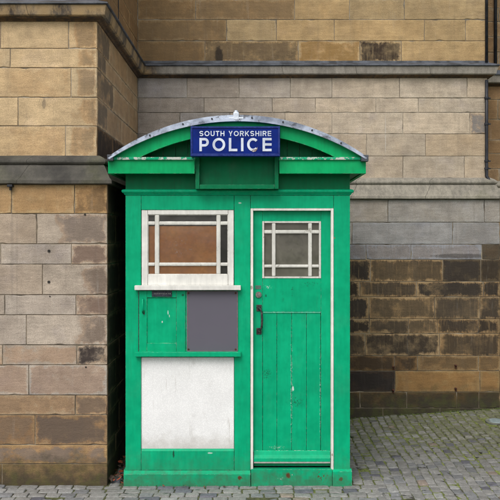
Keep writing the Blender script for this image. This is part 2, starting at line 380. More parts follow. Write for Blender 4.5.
def glass(name, dustf, dust=(.30, .31, .31), smear=None):
    m = M(name); t = m.t
    tr = m.n('ShaderNodeBsdfTransparent'); tr.inputs[0].default_value = (.965, .97, .965, 1)
    gl = m.n('ShaderNodeBsdfGlossy'); gl.inputs['Roughness'].default_value = .04
    gl.inputs['Color'].default_value = (1, 1, 1, 1)
    m.put(gl.inputs['Normal'], m.bump(m.noise(5, 3), .15, .01))
    fr = m.n('ShaderNodeFresnel'); fr.inputs[0].default_value = 1.5
    df = m.n('ShaderNodeBsdfDiffuse'); df.inputs[0].default_value = dust + (1,)
    d = m.ramp(m.noise(7, 6, .7), .3, .8, dustf * .6, dustf * 1.4)
    spots = m.math('MULTIPLY', m.ramp(m.noise(42, 6, .75, off=(1, 1, 1)), .64, .68), m.ramp(m.noise(7, 2, off=(9, 1, 1)), .48, .6))
    sp2 = m.math('MULTIPLY', spots, .35)
    if smear:
        q = m.sep(m.P); dx = m.math('DIVIDE', m.math('SUBTRACT', q[0], smear[0]), .13); dz = m.math('DIVIDE', m.math('SUBTRACT', q[2], smear[1]), .09)
        dd = m.math('ADD', m.math('MULTIPLY', dx, dx), m.math('MULTIPLY', dz, dz))
        sc_ = m.ramp(m.noise(38, 7, .8), .57, .62)
        sp2 = m.math('ADD', sp2, m.math('MULTIPLY', m.math('MULTIPLY', sc_, m.ramp(dd, .1, 1.0, 1, 0)), .28))
    a = m.n('ShaderNodeMixShader'); m.put(a.inputs[0], m.math('ADD', d, sp2, clamp=True)); m.put(a.inputs[1], tr.outputs[0]); m.put(a.inputs[2], df.outputs[0])
    b = m.n('ShaderNodeMixShader'); m.put(b.inputs[0], fr.outputs[0]); m.put(b.inputs[1], a.outputs[0]); m.put(b.inputs[2], gl.outputs[0])
    t.links.new(b.outputs[0], m.out.inputs[0])
    return m.m
GLASS = glass('old_window_glass', .05, (.45, .44, .42), (WX(182), WZ(247)))
GLASS_DOOR = glass('dusty_door_glass', .40, (.25, .235, .195))

def sett_material():
    m = M('granite_setts')
    c = m.attr('Col', 'Color')
    c = m.scale(c, m.ramp(m.noise(30, 4, .65), .3, .7, .8, 1.18))
    c = m.scale(c, m.ramp(m.noise(190, 3, .7), .3, .7, .72, 1.3))
    sp = m.ramp(m.voro(160), .05, .16, .45, 0)
    c = m.mix(m.math('MULTIPLY', sp, m.ramp(m.noise(20, 2), .45, .6)), c, (.5, .52, .55, 1))
    g = m.attr('moss', 'Fac')
    gm = m.ramp(m.math('ADD', g, m.math('MULTIPLY', m.math('SUBTRACT', m.noise(14, 6, .7), .5), 1.1)), .35, .75, 0, .85)
    c = m.mix(gm, c, m.mix(m.ramp(m.noise(50, 3), .4, .6), (.085, .082, .050, 1), (.115, .128, .045, 1)))
    h = m.math('ADD', m.noise(60, 5, .7), m.math('MULTIPLY', m.noise(17, 4, .6), 1.4))
    return m.set(c, m.ramp(m.noise(24, 4), .3, .7, .50, .8), m.bump(h, .8, .006), Specular_IOR_Level=.4)
SETT = sett_material()
def joint_material():
    m = M('mossy_joint_sand')
    x = m.sep(m.P)
    g = m.ramp(m.noise(3.2, 5, .7), .36, .56)
    c = m.mix(m.ramp(m.noise(40, 4), .35, .65), (.022, .020, .016, 1), (.055, .05, .038, 1))
    right = m.math('MULTIPLY', m.ramp(x[0], .2, .8, .35, 1), m.math('MAXIMUM', g, m.ramp(x[1], .5, 1.2, 0, .8)))
    c = m.mix(right, c, m.mix(m.ramp(m.noise(60, 4), .4, .6), (.085, .105, .022, 1), (.20, .24, .05, 1)))
    return m.set(c, .95, m.bump(m.noise(140, 4), .7, .005))
JOINT = joint_material()
MOSS = simple('moss_green', (.03, .04, .012), (.075, .095, .025), 60, .95, 0, .5)
def leaf_mat():
    m = M('fallen_leaf')
    c = m.attr('Col', 'Color')
    return m.set(m.scale(c, m.ramp(m.noise(60, 3), .3, .7, .7, 1.3)), .7)
LEAF = leaf_mat()

# ------------------------------------------------------------------ block wall builder
class Blocks:
    def __init__(s):
        s.v, s.f, s.c, s.bl, s.bd, s.st, s.sc = [], [], [], [], [], [], []
    def block(s, o, ud, nd, u0, u1, z0, z1, col, amt=0, start=0.0, streak=0.0, scol=(.03, .025, .02), seed=0):
        """o: (x, y) of u = 0; ud, nd: plan unit vectors along the wall and outward"""
        g = .0022; dz = random.uniform(-.0022, .0022)
        a0, a1, b0, b1 = u0 + g, u1 - g, z0 + g, z1 - g
        w, h = u1 - u0, z1 - z0
        nu = max(2, int((a1 - a0) / .05)); nz = max(2, int((b1 - b0) / .05))
        pts = []
        pts += [(a0 + (a1 - a0) * i / nu, b0, 0, -1) for i in range(nu)]
        pts += [(a1, b0 + (b1 - b0) * i / nz, 1, 0) for i in range(nz)]
        pts += [(a1 - (a1 - a0) * i / nu, b1, 0, 1) for i in range(nu)]
        pts += [(a0, b1 - (b1 - b0) * i / nz, -1, 0) for i in range(nz)]
        cu, cz = (a0 + a1) / 2, (b0 + b1) / 2
        rings = []
        jit = [random.uniform(-.0008, .0016) + (random.uniform(.0, .009) if random.random() < .10 else 0) for _ in pts]
        for off, out in ((-.0005, -.012), (.0006, dz - .0025), (.0035, dz)):
            idx = []
            for (pu, pz, du, dzz), j in zip(pts, jit):
                q = off + (j if out > -.01 else 0)
                su = 1 if pu < cu else -1; sz = 1 if pz < cz else -1
                uu = pu + (su * q if (abs(pu - a0) < 1e-6 or abs(pu - a1) < 1e-6) else 0)
                zz = pz + (sz * q if (abs(pz - b0) < 1e-6 or abs(pz - b1) < 1e-6) else 0)
                s.v.append((o[0] + ud[0] * uu + nd[0] * out, o[1] + ud[1] * uu + nd[1] * out, zz))
                idx.append((len(s.v) - 1, uu - u0, zz - z0))
            rings.append(idx)
        def face(loop):
            s.f.append([q[0] for q in loop])
            for q in loop:
                s.c.append(col + (1,)); s.bl.append((q[1], q[2], 0)); s.bd.append((w, h, seed)); s.st.append((amt, start, streak)); s.sc.append(scol + (1,))
        n = len(pts)
        for A, B in zip(rings, rings[1:]):
            for i in range(n): face([A[i], A[(i + 1) % n], B[(i + 1) % n], B[i]])
        face(rings[-1])
    def build(s, name, parent):
        me = bpy.data.meshes.new(name); me.from_pydata(s.v, [], s.f)
        def add(nm, typ, data, key):
            a = me.attributes.new(nm, typ, 'CORNER'); flat = [x for t in data for x in t]; a.data.foreach_set(key, flat)
        add('Col', 'FLOAT_COLOR', s.c, 'color'); add('sc', 'FLOAT_COLOR', s.sc, 'color')
        add('bl', 'FLOAT_VECTOR', s.bl, 'vector'); add('bd', 'FLOAT_VECTOR', s.bd, 'vector'); add('st', 'FLOAT_VECTOR', s.st, 'vector')
        me.materials.append(STONE); me.validate(); me.update()
        return link(bpy.data.objects.new(name, me), parent)

def vary(c, a=.08):
    a = a * 1.4; f = random.uniform(1 - a, 1 + a); w = random.uniform(-.04, .04)
    return (c[0] * f * (1 + w), c[1] * f, c[2] * f * (1 - w * 1.5))

def face_rows(B, o, ud, nd, ulo, uhi, rows, style):
    """rows: (z0, z1, [joints u]) ; fills beyond the listed joints with random blocks"""
    for ri, (z0, z1, js, rid) in enumerate(rows):
        js = sorted(j for j in js if ulo + .05 < j < uhi - .03)
        if not js: js = [ulo + random.uniform(.2, .5)] if uhi - ulo > 1 else []
        ex = list(js)
        u = js[0] if js else uhi
        while u - ulo > .95:
            u -= random.uniform(.38, .85); ex.append(u)
        u = js[-1] if js else uhi
        while uhi - u > 1.05:
            u += random.uniform(.38, .9)
            if uhi - u > .15: ex.append(u)
        ed = [ulo] + sorted(ex) + [uhi]
        for i, (a, b) in enumerate(zip(ed, ed[1:])):
            kw = style(rid, a, b, z0, z1, i, len(ed) - 1)
            B.block(o, ud, nd, a, b, z0, z1, seed=random.uniform(0, 40), **kw)

# plan of the building (upper wall path); lower wall stands OFF further out
OFF = .10
YU = .10; XL = WX(107.5, 0) - OFF; YB = 2.15; XR = WX(487.5, YB); YR = 2.58
building = tag(empty('stone_building', (XL, YU, 0)), 'old sandstone building with cornice and sooty lower courses behind the green box', 'building')

def rows_from(pys, y, joints, tagname):
    out = []
    for i, (a, b) in enumerate(zip(pys, pys[1:])):
        out.append((WZ(b, y), WZ(a, y), [WX(j, y) for j in joints[i]], (tagname, i)))
    return out
def fill_rows(z0, z1, tagname):
    out = []; z = z0; i = 0
    while z < z1 - .05:
        h = random.choice([.15, .22, .23, .17]); h = min(h, z1 - z)
        out.append((z, z + h, [], (tagname, i))); z += h; i += 1
    return out

SAND = lin((203, 177, 139)); SANDP = lin((176, 162, 146)); OCHRE = lin((178, 151, 112))
PURP = lin((118, 98, 86)); BRN = lin((104, 84, 62)); SOOT = lin((50, 43, 37)); TAN = lin((138, 116, 84))
GOLD = lin((178, 153, 113)); GREYT = lin((160, 152, 143)); PALE = lin((194, 177, 154)); COOL = lin((156, 151, 143)); SILV = lin((140, 139, 141))

# --- projecting wing, upper front (faces -y)
LU = rows_from([20.2, 48.5, 67.8, 97.3, 126, 157.5], YU, [[68.6], [10.3], [71], [18], [65.5]], 'LU')
ZC0, ZC1 = WZ(20.2, YU), 3.755
def s_LU(rid, a, b, z0, z1, i, n):
    last = i == n - 1
    c = vary(SAND, .05)
    if last: return dict(col=c, amt=.6 if b - a < .5 else .6, start=.12 if b - a < .5 else .68, streak=.1, scol=lin((116, 96, 72)))
    return dict(col=c, amt=random.choice([0, 0, .18]), start=.3, streak=.3, scol=BRN)
def s_LT(rid, a, b, z0, z1, i, n): return dict(col=vary(SAND, .08), amt=.35, start=.5, streak=.3, scol=BRN)
B = Blocks()
face_rows(B, (0, YU), (1, 0), (0, -1), -7.0, XL, LU, s_LU)
face_rows(B, (0, YU), (1, 0), (0, -1), -7.0, XL, fill_rows(ZC1, 6.5, 'T'), s_LT)
B.build('upper_wing_wall', building)

# --- wing side (faces +x), u runs along y
B = Blocks()
def s_side(rid, a, b, z0, z1, i, n):
    low = z0 < 2.6
    c = vary(lin((188, 164, 130)), .07)
    if low: return dict(col=vary(lin((120, 98, 72)), .08), amt=.95, start=-.2, streak=.4, scol=SOOT)
    if i == 0: return dict(col=c, amt=.8, start=-.6, streak=.1, scol=lin((96, 86, 76)))
    return dict(col=c, amt=.3, start=-.3, streak=.3, scol=lin((126, 106, 82)))
side = []
for k, (z0, z1, js, rid) in enumerate(LU):
    side.append((z0, z1, [[.62, 1.5], [.45, 1.15], [.8, 1.6], [.5, 1.2], [.75, 1.45]][k], ('S', k)))
face_rows(B, (XL, 0), (0, 1), (1, 0), YU, YB, side, s_side)
face_rows(B, (XL, 0), (0, 1), (1, 0), YU, YB, fill_rows(ZC1, 6.5, 'T'), lambda rid, a, b, z0, z1, i, n: dict(col=vary(lin((160, 132, 96)), .08), amt=.45, start=-.2, streak=.9, scol=BRN))
B.build('wing_return_wall', building)

# --- projecting wing, lower front
YL = YU - OFF; XLL = XL + OFF
LL = rows_from([184.2, 213.7, 244, 264.3, 294.9, 315, 345, 365, 395.2, 415, 445, 464, 492], YL,
    [[11.5, 74.5], [36.7], [.7, 71.5], [42.5], [4.8, 76], [26.4], [2.4, 76.8], [28.8], [-30, 75.4], [35], [-25], [2]], 'LL')
def s_LL(rid, a, b, z0, z1, i, n):
    k = rid[1]; last = i == n - 1; short = b - a < .45
    base = {0: OCHRE, 8: lin((170, 146, 116)), 9: lin((150, 124, 92)), 10: lin((166, 134, 92)), 11: lin((142, 114, 76))}.get(k, SANDP)
    d = dict(col=vary(base, .05), amt=.12, start=0, streak=.8, scol=PURP)
    if k == 0: d.update(amt=.7 if last else .25, start=-.2, streak=.2, scol=lin((96, 72, 50)))
    elif last and k in (1,): d.update(amt=.75, start=.2, streak=.15, scol=lin((112, 98, 88)))
    elif last and k in (2, 4): d.update(amt=.9, start=-.3, streak=.1, scol=PURP)
    elif last and k in (3, 5): d.update(amt=.8, start=.55, streak=.1, scol=lin((108, 92, 80)))
    elif k == 6: d.update(amt=1.0 if last else .3, start=-.3, streak=.0, scol=lin((66, 58, 54)) if last else lin((140, 110, 86)))
    elif k == 7: d.update(amt=.45, start=-.3, streak=.0, scol=lin((130, 106, 92)))
    elif k == 8: d.update(amt=.8 if last else .45, start=-.3, streak=0, scol=lin((104, 88, 76)))
    elif k == 9: d.update(amt=.85 if last else .65, start=-.4, streak=0, scol=lin((92, 80, 72)) if last else lin((106, 90, 78)))
    elif k == 10: d.update(amt=.75, start=-.4, streak=0, scol=lin((112, 102, 98)))
    return d
B = Blocks()
face_rows(B, (0, YL), (1, 0), (0, -1), -7.0, XLL, LL, s_LL)
B.build('lower_wing_wall', building)
B = Blocks()
face_rows(B, (XLL, 0), (0, 1), (1, 0), YL, YB - OFF, [(z0, z1, [[.5, 1.3], [.35, 1.1], [.7, 1.6]][k % 3], ('s', k)) for k, (z0, z1, js, rid) in enumerate(LL)],
    lambda rid, a, b, z0, z1, i, n: dict(col=vary(lin((108, 90, 70)), .08), amt=.95, start=-.3, streak=.4, scol=SOOT))
B.build('lower_return_wall', building)

# --- main wall, upper (faces -y)
BA = rows_from([19.6, 40.9, 62.6], YB, [[226.5, 276.5, 334.3, 424.4, 465.6], [205, 298.3, 360, 401.4]], 'BA')
BA0 = rows_from([-.6, 19.6], YB, [[195.5, 294.7, 349.5, 404.4]], 'BA0')
def s_BA(rid, a, b, z0, z1, i, n):
    xm = (a + b) / 2
    dark = xm < WX(250, YB)
    c = vary(lin((152, 131, 99)) if dark else GOLD, .07)
    amt = .5 if dark else .15
    d = dict(col=c, amt=amt, start=-.2, streak=.35, scol=lin((100, 84, 62)))
    if rid == ('BA', 1):
        if abs(a - WX(360, YB)) < .02: d.update(amt=1, start=-.2, streak=.6, scol=lin((62, 50, 40)))
        elif abs(a - WX(298.3, YB)) < .02: d.update(amt=.8, start=-.3, streak=0, scol=lin((138, 106, 60)))
        elif abs(a - WX(205, YB)) < .02: d.update(amt=.8, start=-.2, streak=.4, scol=lin((90, 74, 56)))
    return d
B = Blocks()
zc_top = WZ(62.6, YB)
# the rows above the cornice stop on its top, z = ZC1
face_rows(B, (0, YB), (1, 0), (0, -1), XL, XR, BA + BA0, s_BA)
face_rows(B, (0, YB), (1, 0), (0, -1), XL, XR, fill_rows(WZ(-.6, YB), 6.5, 'T'), s_BA)
BM = rows_from([77, 98, 112.6, 134, 156.2, 178.4], YB, [[187, 239, 290.4, 332, 399.6, 467], [204, 272.4, 315.4, 376, 418.4], [180, 230, 285, 332, 403, 470], [210, 260, 310, 366.5, 425.5], [190, 255, 330, 403, 464.5]], 'BM')
BM[0] = (BM[0][0], ZC0 + .02, BM[0][2], BM[0][3])
def s_BM(rid, a, b, z0, z1, i, n):
    xm = (a + b) / 2; t = min(1, max(0, (xm - WX(200, YB)) / (WX(330, YB) - WX(200, YB))))
    c = tuple(GREYT[k] * (1 - t) + PALE[k] * t for k in range(3))
    if rid[1] >= 3: c = tuple(v * .9 for v in c)
    d = dict(col=vary(c, .045), amt=.12, start=-.2, streak=.5, scol=lin((120, 104, 90)))
    if rid[1] == 2 and i == n - 1: d.update(amt=.7, start=-.2, streak=0, scol=lin((96, 98, 104)))
    return d
face_rows(B, (0, YB), (1, 0), (0, -1), XL, XR, BM, s_BM)
B.build('upper_main_wall', building)

# --- main wall, lower sooty courses
YBL = YB - OFF; XRL = XR + OFF
BL = rows_from([199.5, 222.3, 244.4, 259.6, 281.6, 297, 319, 333.5, 355.8, 371, 392, 408, 440], YBL,
    [[388, 484.4], [352, 452.5], [411, 482], [370.5, 443, 481], [416.5, 483.5], [369, 434.5, 480], [408.5, 437.5, 478.5], [365, 439.5, 505], [394.5, 417.5, 478.5], [395, 480], [360, 407, 457, 479], [383, 440]], 'BL')
def s_BL(rid, a, b, z0, z1, i, n):
    k = rid[1]
    if k == 0: return dict(col=vary(COOL, .05), amt=.15, start=-.2, streak=.6, scol=lin((110, 98, 86)))
    if k == 1: return dict(col=vary(lin((150, 147, 143)), .05), amt=.15, start=-.2, streak=.5, scol=lin((104, 96, 88)))
    if k == 2: return dict(col=vary(SILV if i < n - 1 else lin((84, 76, 64)), .05), amt=.25, start=-.2, streak=1, scol=lin((70, 60, 50)))
    base = vary(lin((152, 129, 96)), .12)
    d = dict(col=base, amt=random.uniform(.78, 1.15), start=random.choice([-.5, -.5, -.1]), streak=random.uniform(.35, .8), scol=vary(lin((54, 47, 40)), .15))
    if k == 3 and b > WX(445, YBL): d.update(col=vary(lin((92, 80, 62)), .05))
    if k == 8: d.update(amt=.95 if b < WX(420, YBL) else .55, streak=.1, scol=lin((62, 50, 38)), col=vary(lin((116, 92, 62)) if b < WX(420, YBL) else TAN, .05))
    if k == 9:
        if b < WX(400, YBL): d.update(amt=1, streak=0, scol=lin((46, 41, 38)), col=lin((64, 54, 46)))
        else: d.update(amt=.3, streak=.1, scol=lin((110, 80, 46)), col=vary(lin((140, 116, 80)), .05))
    if k >= 10: d.update(col=vary(lin((92, 76, 52)), .12), amt=.7, streak=0, scol=lin((48, 42, 32)))
    return d
B = Blocks()
face_rows(B, (0, YBL), (1, 0), (0, -1), XLL, XRL, BL, s_BL)
B.build('lower_main_wall', building)

# --- recessed wall to the right
def s_R(rid, a, b, z0, z1, i, n): return dict(col=vary(lin((150, 128, 98)), .08), amt=.45, start=-.2, streak=.5, scol=BRN)
B = Blocks()
face_rows(B, (0, YR), (1, 0), (0, -1), XR, 8.0, fill_rows(2.53, ZC0, 'R') + fill_rows(ZC1, 6.5, 'R'), s_R)
face_rows(B, (XR, 0), (0, 1), (1, 0), YB, YR, fill_rows(2.53, ZC0, 'R') + fill_rows(ZC1, 6.5, 'R'), s_R)
face_rows(B, (0, YR - OFF), (1, 0), (0, -1), XRL, 8.0, [(z0, z1, [], ('BL', 5)) for (z0, z1, js, rid) in BL], s_BL)
face_rows(B, (XRL, 0), (0, 1), (1, 0), YBL, YR - OFF, [(z0, z1, [], ('BL', 5)) for (z0, z1, js, rid) in BL], s_BL)
B.build('recessed_wall', building)

# --- mortar core behind the blocks (the body of the walls)
def core(off, z0, z1, bm):
    d = .0055
    x1, yu, yb, xr, yr = XL + off, YU - off, YB - off, XR + off, YR - off
    pts = [(-7.0, yu + d), (x1 - d, yu + d), (x1 - d, yb + d), (xr - d, yb + d), (xr - d, yr + d), (8.0, yr + d), (8.0, yr + .6), (-7.0, yr + .6)]
    lo = [bm.verts.new((x, y, z0)) for x, y in pts]; hi = [bm.verts.new((x, y, z1)) for x, y in pts]
    n = len(pts)
    for i in range(n): bm.faces.new((lo[i], lo[(i + 1) % n], hi[(i + 1) % n], hi[i]))
    bm.faces.new(hi); bm.faces.new(lo[::-1])
    bmesh.ops.recalc_face_normals(bm, faces=bm.faces[:])
bm = bmesh.new(); core(OFF, -.3, 2.335, bm); from_bm('lower_wall_mortar', bm, MORTAR_DARK, building)
bm = bmesh.new(); core(0, 2.34, 6.5, bm); from_bm('upper_wall_mortar', bm, MORTAR, building)

def sweep(name, prof, mat, smooth=False):
    """profile (offset, z) run round the building's plan with mitred corners"""
    bm = bmesh.new()
    path = [(-7.0, YU, 0), (XL, YU, 1), (XL, YB, 1), (XR, YB, 1), (XR, YR, 1), (8.0, YR, 0)]
    # subdivide long runs and wobble slightly, old stone is never straight
    rows = []
    for (x, y, c), nxt in zip(path, path[1:] + [None]):
        rows.append((x, y, c))
        if nxt:
            L = math.hypot(nxt[0] - x, nxt[1] - y); k = max(1, int(L / .12))
            for j in range(1, k):
                t = j / k; hx = abs(nxt[0] - x) > abs(nxt[1] - y)
                rows.append((x + (nxt[0] - x) * t, y + (nxt[1] - y) * t, 2 if hx else 3))
    rings = []
    for (x, y, c) in rows:
        wz = random.uniform(-.0012, .0012); wo = random.uniform(-.0015, .0015)
        r = []
        for (o, z) in prof:
            oo = o + (wo if c > 1 and 0 < o else 0)
            ox = oo if c in (1, 3) else 0; oy = -oo if c in (0, 1, 2) else 0
            r.append(bm.verts.new((x + ox, y + oy, z + (wz if c > 1 else 0))))
        rings.append(r)
    for a, b in zip(rings, rings[1:]):
        for k in range(len(prof) - 1): bm.faces.new((a[k], b[k], b[k + 1], a[k + 1]))
    bmesh.ops.recalc_face_normals(bm, faces=bm.faces[:])
    return from_bm(name, bm, mat, building, smooth)
zb = ZC0
cor = sweep('cornice', [(0, 3.618), (.060, 3.620), (.062, 3.624), (.070, 3.626), (.072, 3.630), (.086, 3.70), (.0, 3.70)], CORNICE)
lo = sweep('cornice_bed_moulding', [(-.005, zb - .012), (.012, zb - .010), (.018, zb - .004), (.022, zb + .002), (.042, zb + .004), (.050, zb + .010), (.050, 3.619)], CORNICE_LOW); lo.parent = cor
fl = sweep('lead_flashing', [(.084, 3.702), (.097, 3.7025), (.102, 3.707), (.101, 3.716), (.092, 3.722), (.03, 3.748), (.012, 3.756), (.010, 3.775), (-.002, 3.777)], LEAD_OLD); fl.parent = cor
strc = sweep('string_course', [(.062, 2.468), (.074, 2.452), (.12, 2.362), (.138, 2.342), (.140, 2.318), (.135, 2.314), (.09, 2.312)], STRING)
st2 = sweep('roll_moulding', [(-.004, 2.545), (.02, 2.543), (.042, 2.532), (.066, 2.516), (.078, 2.502), (.082, 2.488), (.076, 2.476), (.062, 2.4685)], STRING_TOP); st2.parent = strc

# --- downpipes, conductor, wall marks
def pipe(px, y, py0, py1, r, foot=None):
    bm = bmesh.new()
    x = WX(px, y); z0, z1 = WZ(py1, y), (6.4 if py0 < 0 else WZ(py0, y))
    pts = [(x, y, z1), (x, y, (z0 + z1) / 2), (x, y, z0)]
    if foot: pts += [(x + foot * .35, y - .01, z0 - .035), (x + foot, y - .03, z0 - .08)]
    tube(bm, pts, r)
    return from_bm('downpipe', bm, IRON, building, True), x
p, x = pipe(486.6, YB - .03, 80, 176, .017, .045)
tag(p, 'thin dark downpipe with two clips at the right corner below the cornice')
for py in (98, 124, 161, 168.5):
    bm = bmesh.new(); z = WZ(py, YB - .03)
    cyl(bm, (x, YB - .03, z - .010), (x, YB - .03, z + .010), .024); box(bm, x - .02, x + .045, YB - .028, YB - .012, z - .007, z + .007, .002)
    from_bm('pipe_clip', bm, IRON, p)
p, x = pipe(486.6, YB - .02, -1, 62.5, .016); tag(p, 'dark downpipe at the right corner above the cornice')
p, x = pipe(495.5, YR - .03, -1, 73.5, .018); tag(p, 'dark downpipe on the recessed wall above the cornice')
bm = bmesh.new(); box(bm, XL + .001, XL + .007, 1.00, 1.016, 3.76, 6.4, .001); from_bm('conductor_strip', bm, IRON, building)
for px, py in ((393.4, 367), (393, 390), (455.5, 365.5), (455.5, 388.5)):
    bm = bmesh.new(); x, z = WX(px, YBL), WZ(py, YBL)
    box(bm, x - .012, x + .011, YBL - .015, YBL + .004, z - .012, z + .010, .003)
    cyl(bm, (x - .004, YBL - .018, z), (x + .004, YBL - .032, z + .003), .007, 8)
    box(bm, x - .006, x + .010, YBL - .016, YBL + .003, z - .03, z - .018, .003)
    from_bm('iron_stub', bm, RUSTY, building)
for px, py, r in ((49, 251, .011), (49, 282, .011), (85, 214.6, .008), (50, 296.4, .005), (86, 367.2, .007)):
    bm = bmesh.new(); x, z = WX(px, YL), WZ(py, YL); cyl(bm, (x, YL - .004, z), (x, YL + .004, z), r, 12)
    from_bm('wall_hole_disc', bm, BLACKHOLE, building)  # dark disc on the wall face paints the shade inside a drilled hole
bm = bmesh.new(); x, z = WX(11.5, YL), WZ(186.5, YL)
box(bm, x - .02, x + .02, YL - .05, YL, z - .006, z + .012, .003); cyl(bm, (x, YL - .02, z), (x, YL - .02, z - .03), .010, 10)
from_bm('hook_bracket', bm, IRON, building)

# ------------------------------------------------------------------ ground
def gz(x, y):
    s = .018 + .033 * (x - 1.02); s = max(.0, min(.22, s))
    return s * max(0, y)
pavement_base = None
bm = bmesh.new()
nx, ny = 110, 60
xs = [-60, -30, -15, -9] + [-7 + 15 * i / nx for i in range(nx + 1)] + [10, 16, 30, 60]
ys = [-200, -80, -40, -20, -10, -6] + [-5 + 8.2 * i / ny for i in range(ny + 1)] + [4.5, 8, 20, 60]
vs = [[bm.verts.new((x, y, gz(x, min(y, 3)) - .0065)) for x in xs] for y in ys]
for a, b in zip(vs, vs[1:]):
    for i in range(len(xs) - 1): bm.faces.new((a[i], a[i + 1], b[i + 1], b[i]))
tag(from_bm('ground', bm, JOINT, None, True), 'mossy sandy ground between and beyond the paving setts', kind='structure')

def setts():
    V, F, C, MS = [], [], [], []
    def sett(x0, x1, y0, y1, col, moss, tilt):
        cx, cy = (x0 + x1) / 2, (y0 + y1) / 2
        hx, hy = (x1 - x0) / 2, (y1 - y0) / 2
        z = gz(cx, cy) + random.gauss(0, .0022) + .004 * math.sin(cx * 5 + 1) * math.sin(cy * 4)
        dzx = (gz(cx + .1, cy) - gz(cx - .1, cy)) / .2 + random.gauss(0, .02)
        dzy = (gz(cx, cy + .05) - gz(cx, cy - .05)) / .1 + random.gauss(0, .02)
        ang = random.gauss(0, .03) + tilt
        b0 = len(V); n = 12
        sh = [(-1, -.5), (-1, .5), (-.62, .98), (0, 1), (.62, .98), (1, .5), (1, -.5), (.62, -.98), (0, -1), (-.62, -.98)]
        sh = [(-1, -.86), (-1, 0), (-1, .86), (-.86, 1), (0, 1), (.86, 1), (1, .86), (1, 0), (1, -.86), (.86, -1), (0, -1), (-.86, -1)]
        jit = [(random.gauss(0, .0028), random.gauss(0, .0028)) for _ in sh]
        for inset, dz in ((0.0, -.03), (.0, -.0035), (.003, -.0008), (.011, .0)):
            for (sx, sy), (jx, jy) in zip(sh, jit):
                lx, ly = sx * (hx - inset) + jx, sy * (hy - inset) + jy
                rx, ry = lx * cos(ang) - ly * sin(ang), lx * sin(ang) + ly * cos(ang)
                V.append((cx + rx, cy + ry, z + dz + dzx * rx + dzy * ry))
        V.append((cx, cy, z + .0003))
        for r in range(3):
            for i in range(n):
                F.append((b0 + r * n + i, b0 + r * n + (i + 1) % n, b0 + (r + 1) * n + (i + 1) % n, b0 + (r + 1) * n + i))
        for i in range(n): F.append((b0 + 3 * n + i, b0 + 3 * n + (i + 1) % n, b0 + 4 * n))
        C.extend([col + (1,)] * (4 * n + 1))
        cr = max(0, moss - .18) * 1.7
        MS.extend([moss + cr] * n + [moss + cr] * n + [moss + cr * .55] * n + [moss] * (n + 1))
    def colour():
        r = random.random()
        if r < .66: c = lin((132, 131, 128))
        elif r < .84: c = lin((120, 121, 122))
        elif r < .93: c = lin((142, 142, 140))
        elif r < .95: c = lin((136, 124, 114))
        else: c = lin((98, 98, 106))
        f = random.uniform(.86, 1.12); return tuple(v * f for v in c)
    def solid(x, y):
        if y > YR - OFF: return True
        if x < XLL and y > YL - .0: return True
        if x < XRL and y > YBL: return True
        if XLL + .12 < x < WX(351) - .03 and .03 < y < 1.7: return True
        return False
    # long columns of setts running back from the front band
    x = -5.0; k = 0
    while x < 5.2:
        w = random.uniform(.068, .088)
        y = -4.2 + random.uniform(0, .1)
        while y < 2.45:
            l = random.uniform(.070, .120)
            xc, yc = x + w / 2, y + l / 2
            band = -.36 < yc < 0 and xc < .95
            if not band and not solid(xc, yc):
                # mossy towards the wall and on the far right
                ms = .22 + .29 * max(0, min(1, (yc - .3) / 1.2)) + .16 * max(0, min(1, (xc - 1.3) / 1.0)) * (yc > .6) + random.uniform(-.08, .08)
                if yc < .15: ms = .10 + .1 * (yc + .3)
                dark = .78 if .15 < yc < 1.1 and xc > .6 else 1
                g = random.uniform(.0014, .0034) + (.0012 if yc > .5 else 0)
                c = tuple(v * dark for v in colour())
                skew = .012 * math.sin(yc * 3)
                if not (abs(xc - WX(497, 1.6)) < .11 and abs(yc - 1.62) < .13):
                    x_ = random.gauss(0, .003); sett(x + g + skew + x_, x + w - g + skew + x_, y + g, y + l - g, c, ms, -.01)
            y += l
        x += w; k += 1
    # broader setts laid across in front of the box and the wall
    y = -.36
    for w_ in (.092, .088, .09, .088):
        x = -5.0 + random.uniform(0, .1)
        while x < .95:
            l = random.uniform(.10, .15); g = .0045
            if y + w_ > .001: pass
            c = tuple(v * 1.02 for v in colour())
            sett(x + g, min(x + l, .97) - g, y + g, y + w_ - g, c, .12, 0)
            x += l
        y += w_
    me = bpy.data.meshes.new('setts_pavement'); me.from_pydata(V, [], F)
    a = me.attributes.new('Col', 'FLOAT_COLOR', 'POINT'); a.data.foreach_set('color', [q for c in C for q in c])
    a = me.attributes.new('moss', 'FLOAT', 'POINT'); a.data.foreach_set('value', MS)
    me.materials.append(SETT)
    for p in me.polygons: p.use_smooth = True
    o = link(bpy.data.objects.new('setts_pavement', me))
    return tag(o, 'grey stone setts laid in rows, mossy towards the back wall', kind='structure')
setts()

# round cover in the setts at the far right
dc = tag(empty('drain_cover', (WX(497, 1.6), 1.62, gz(WX(497, 1.6), 1.62))), 'pale round cover set in the mossy setts near the wall foot', 'drain cover')
bm = bmesh.new(); cyl(bm, (0, 0, -.03), (0, 0, .004), .105, 32)
o = from_bm('surround', bm, simple('cover_concrete', lin((88, 90, 82)), lin((112, 114, 104)), 20, .9), dc)
bm = bmesh.new(); cyl(bm, (0, 0, .004), (0, 0, .010), .072, 32, .068)
from_bm('lid', bm, simple('cover_lid', lin((112, 126, 128)), lin((136, 148, 148)), 20, .5), dc)
sl = (gz(2.5, 1.65) - gz(2.5, 1.55)) / .1; dc.rotation_euler = (math.atan(sl), 0, 0)

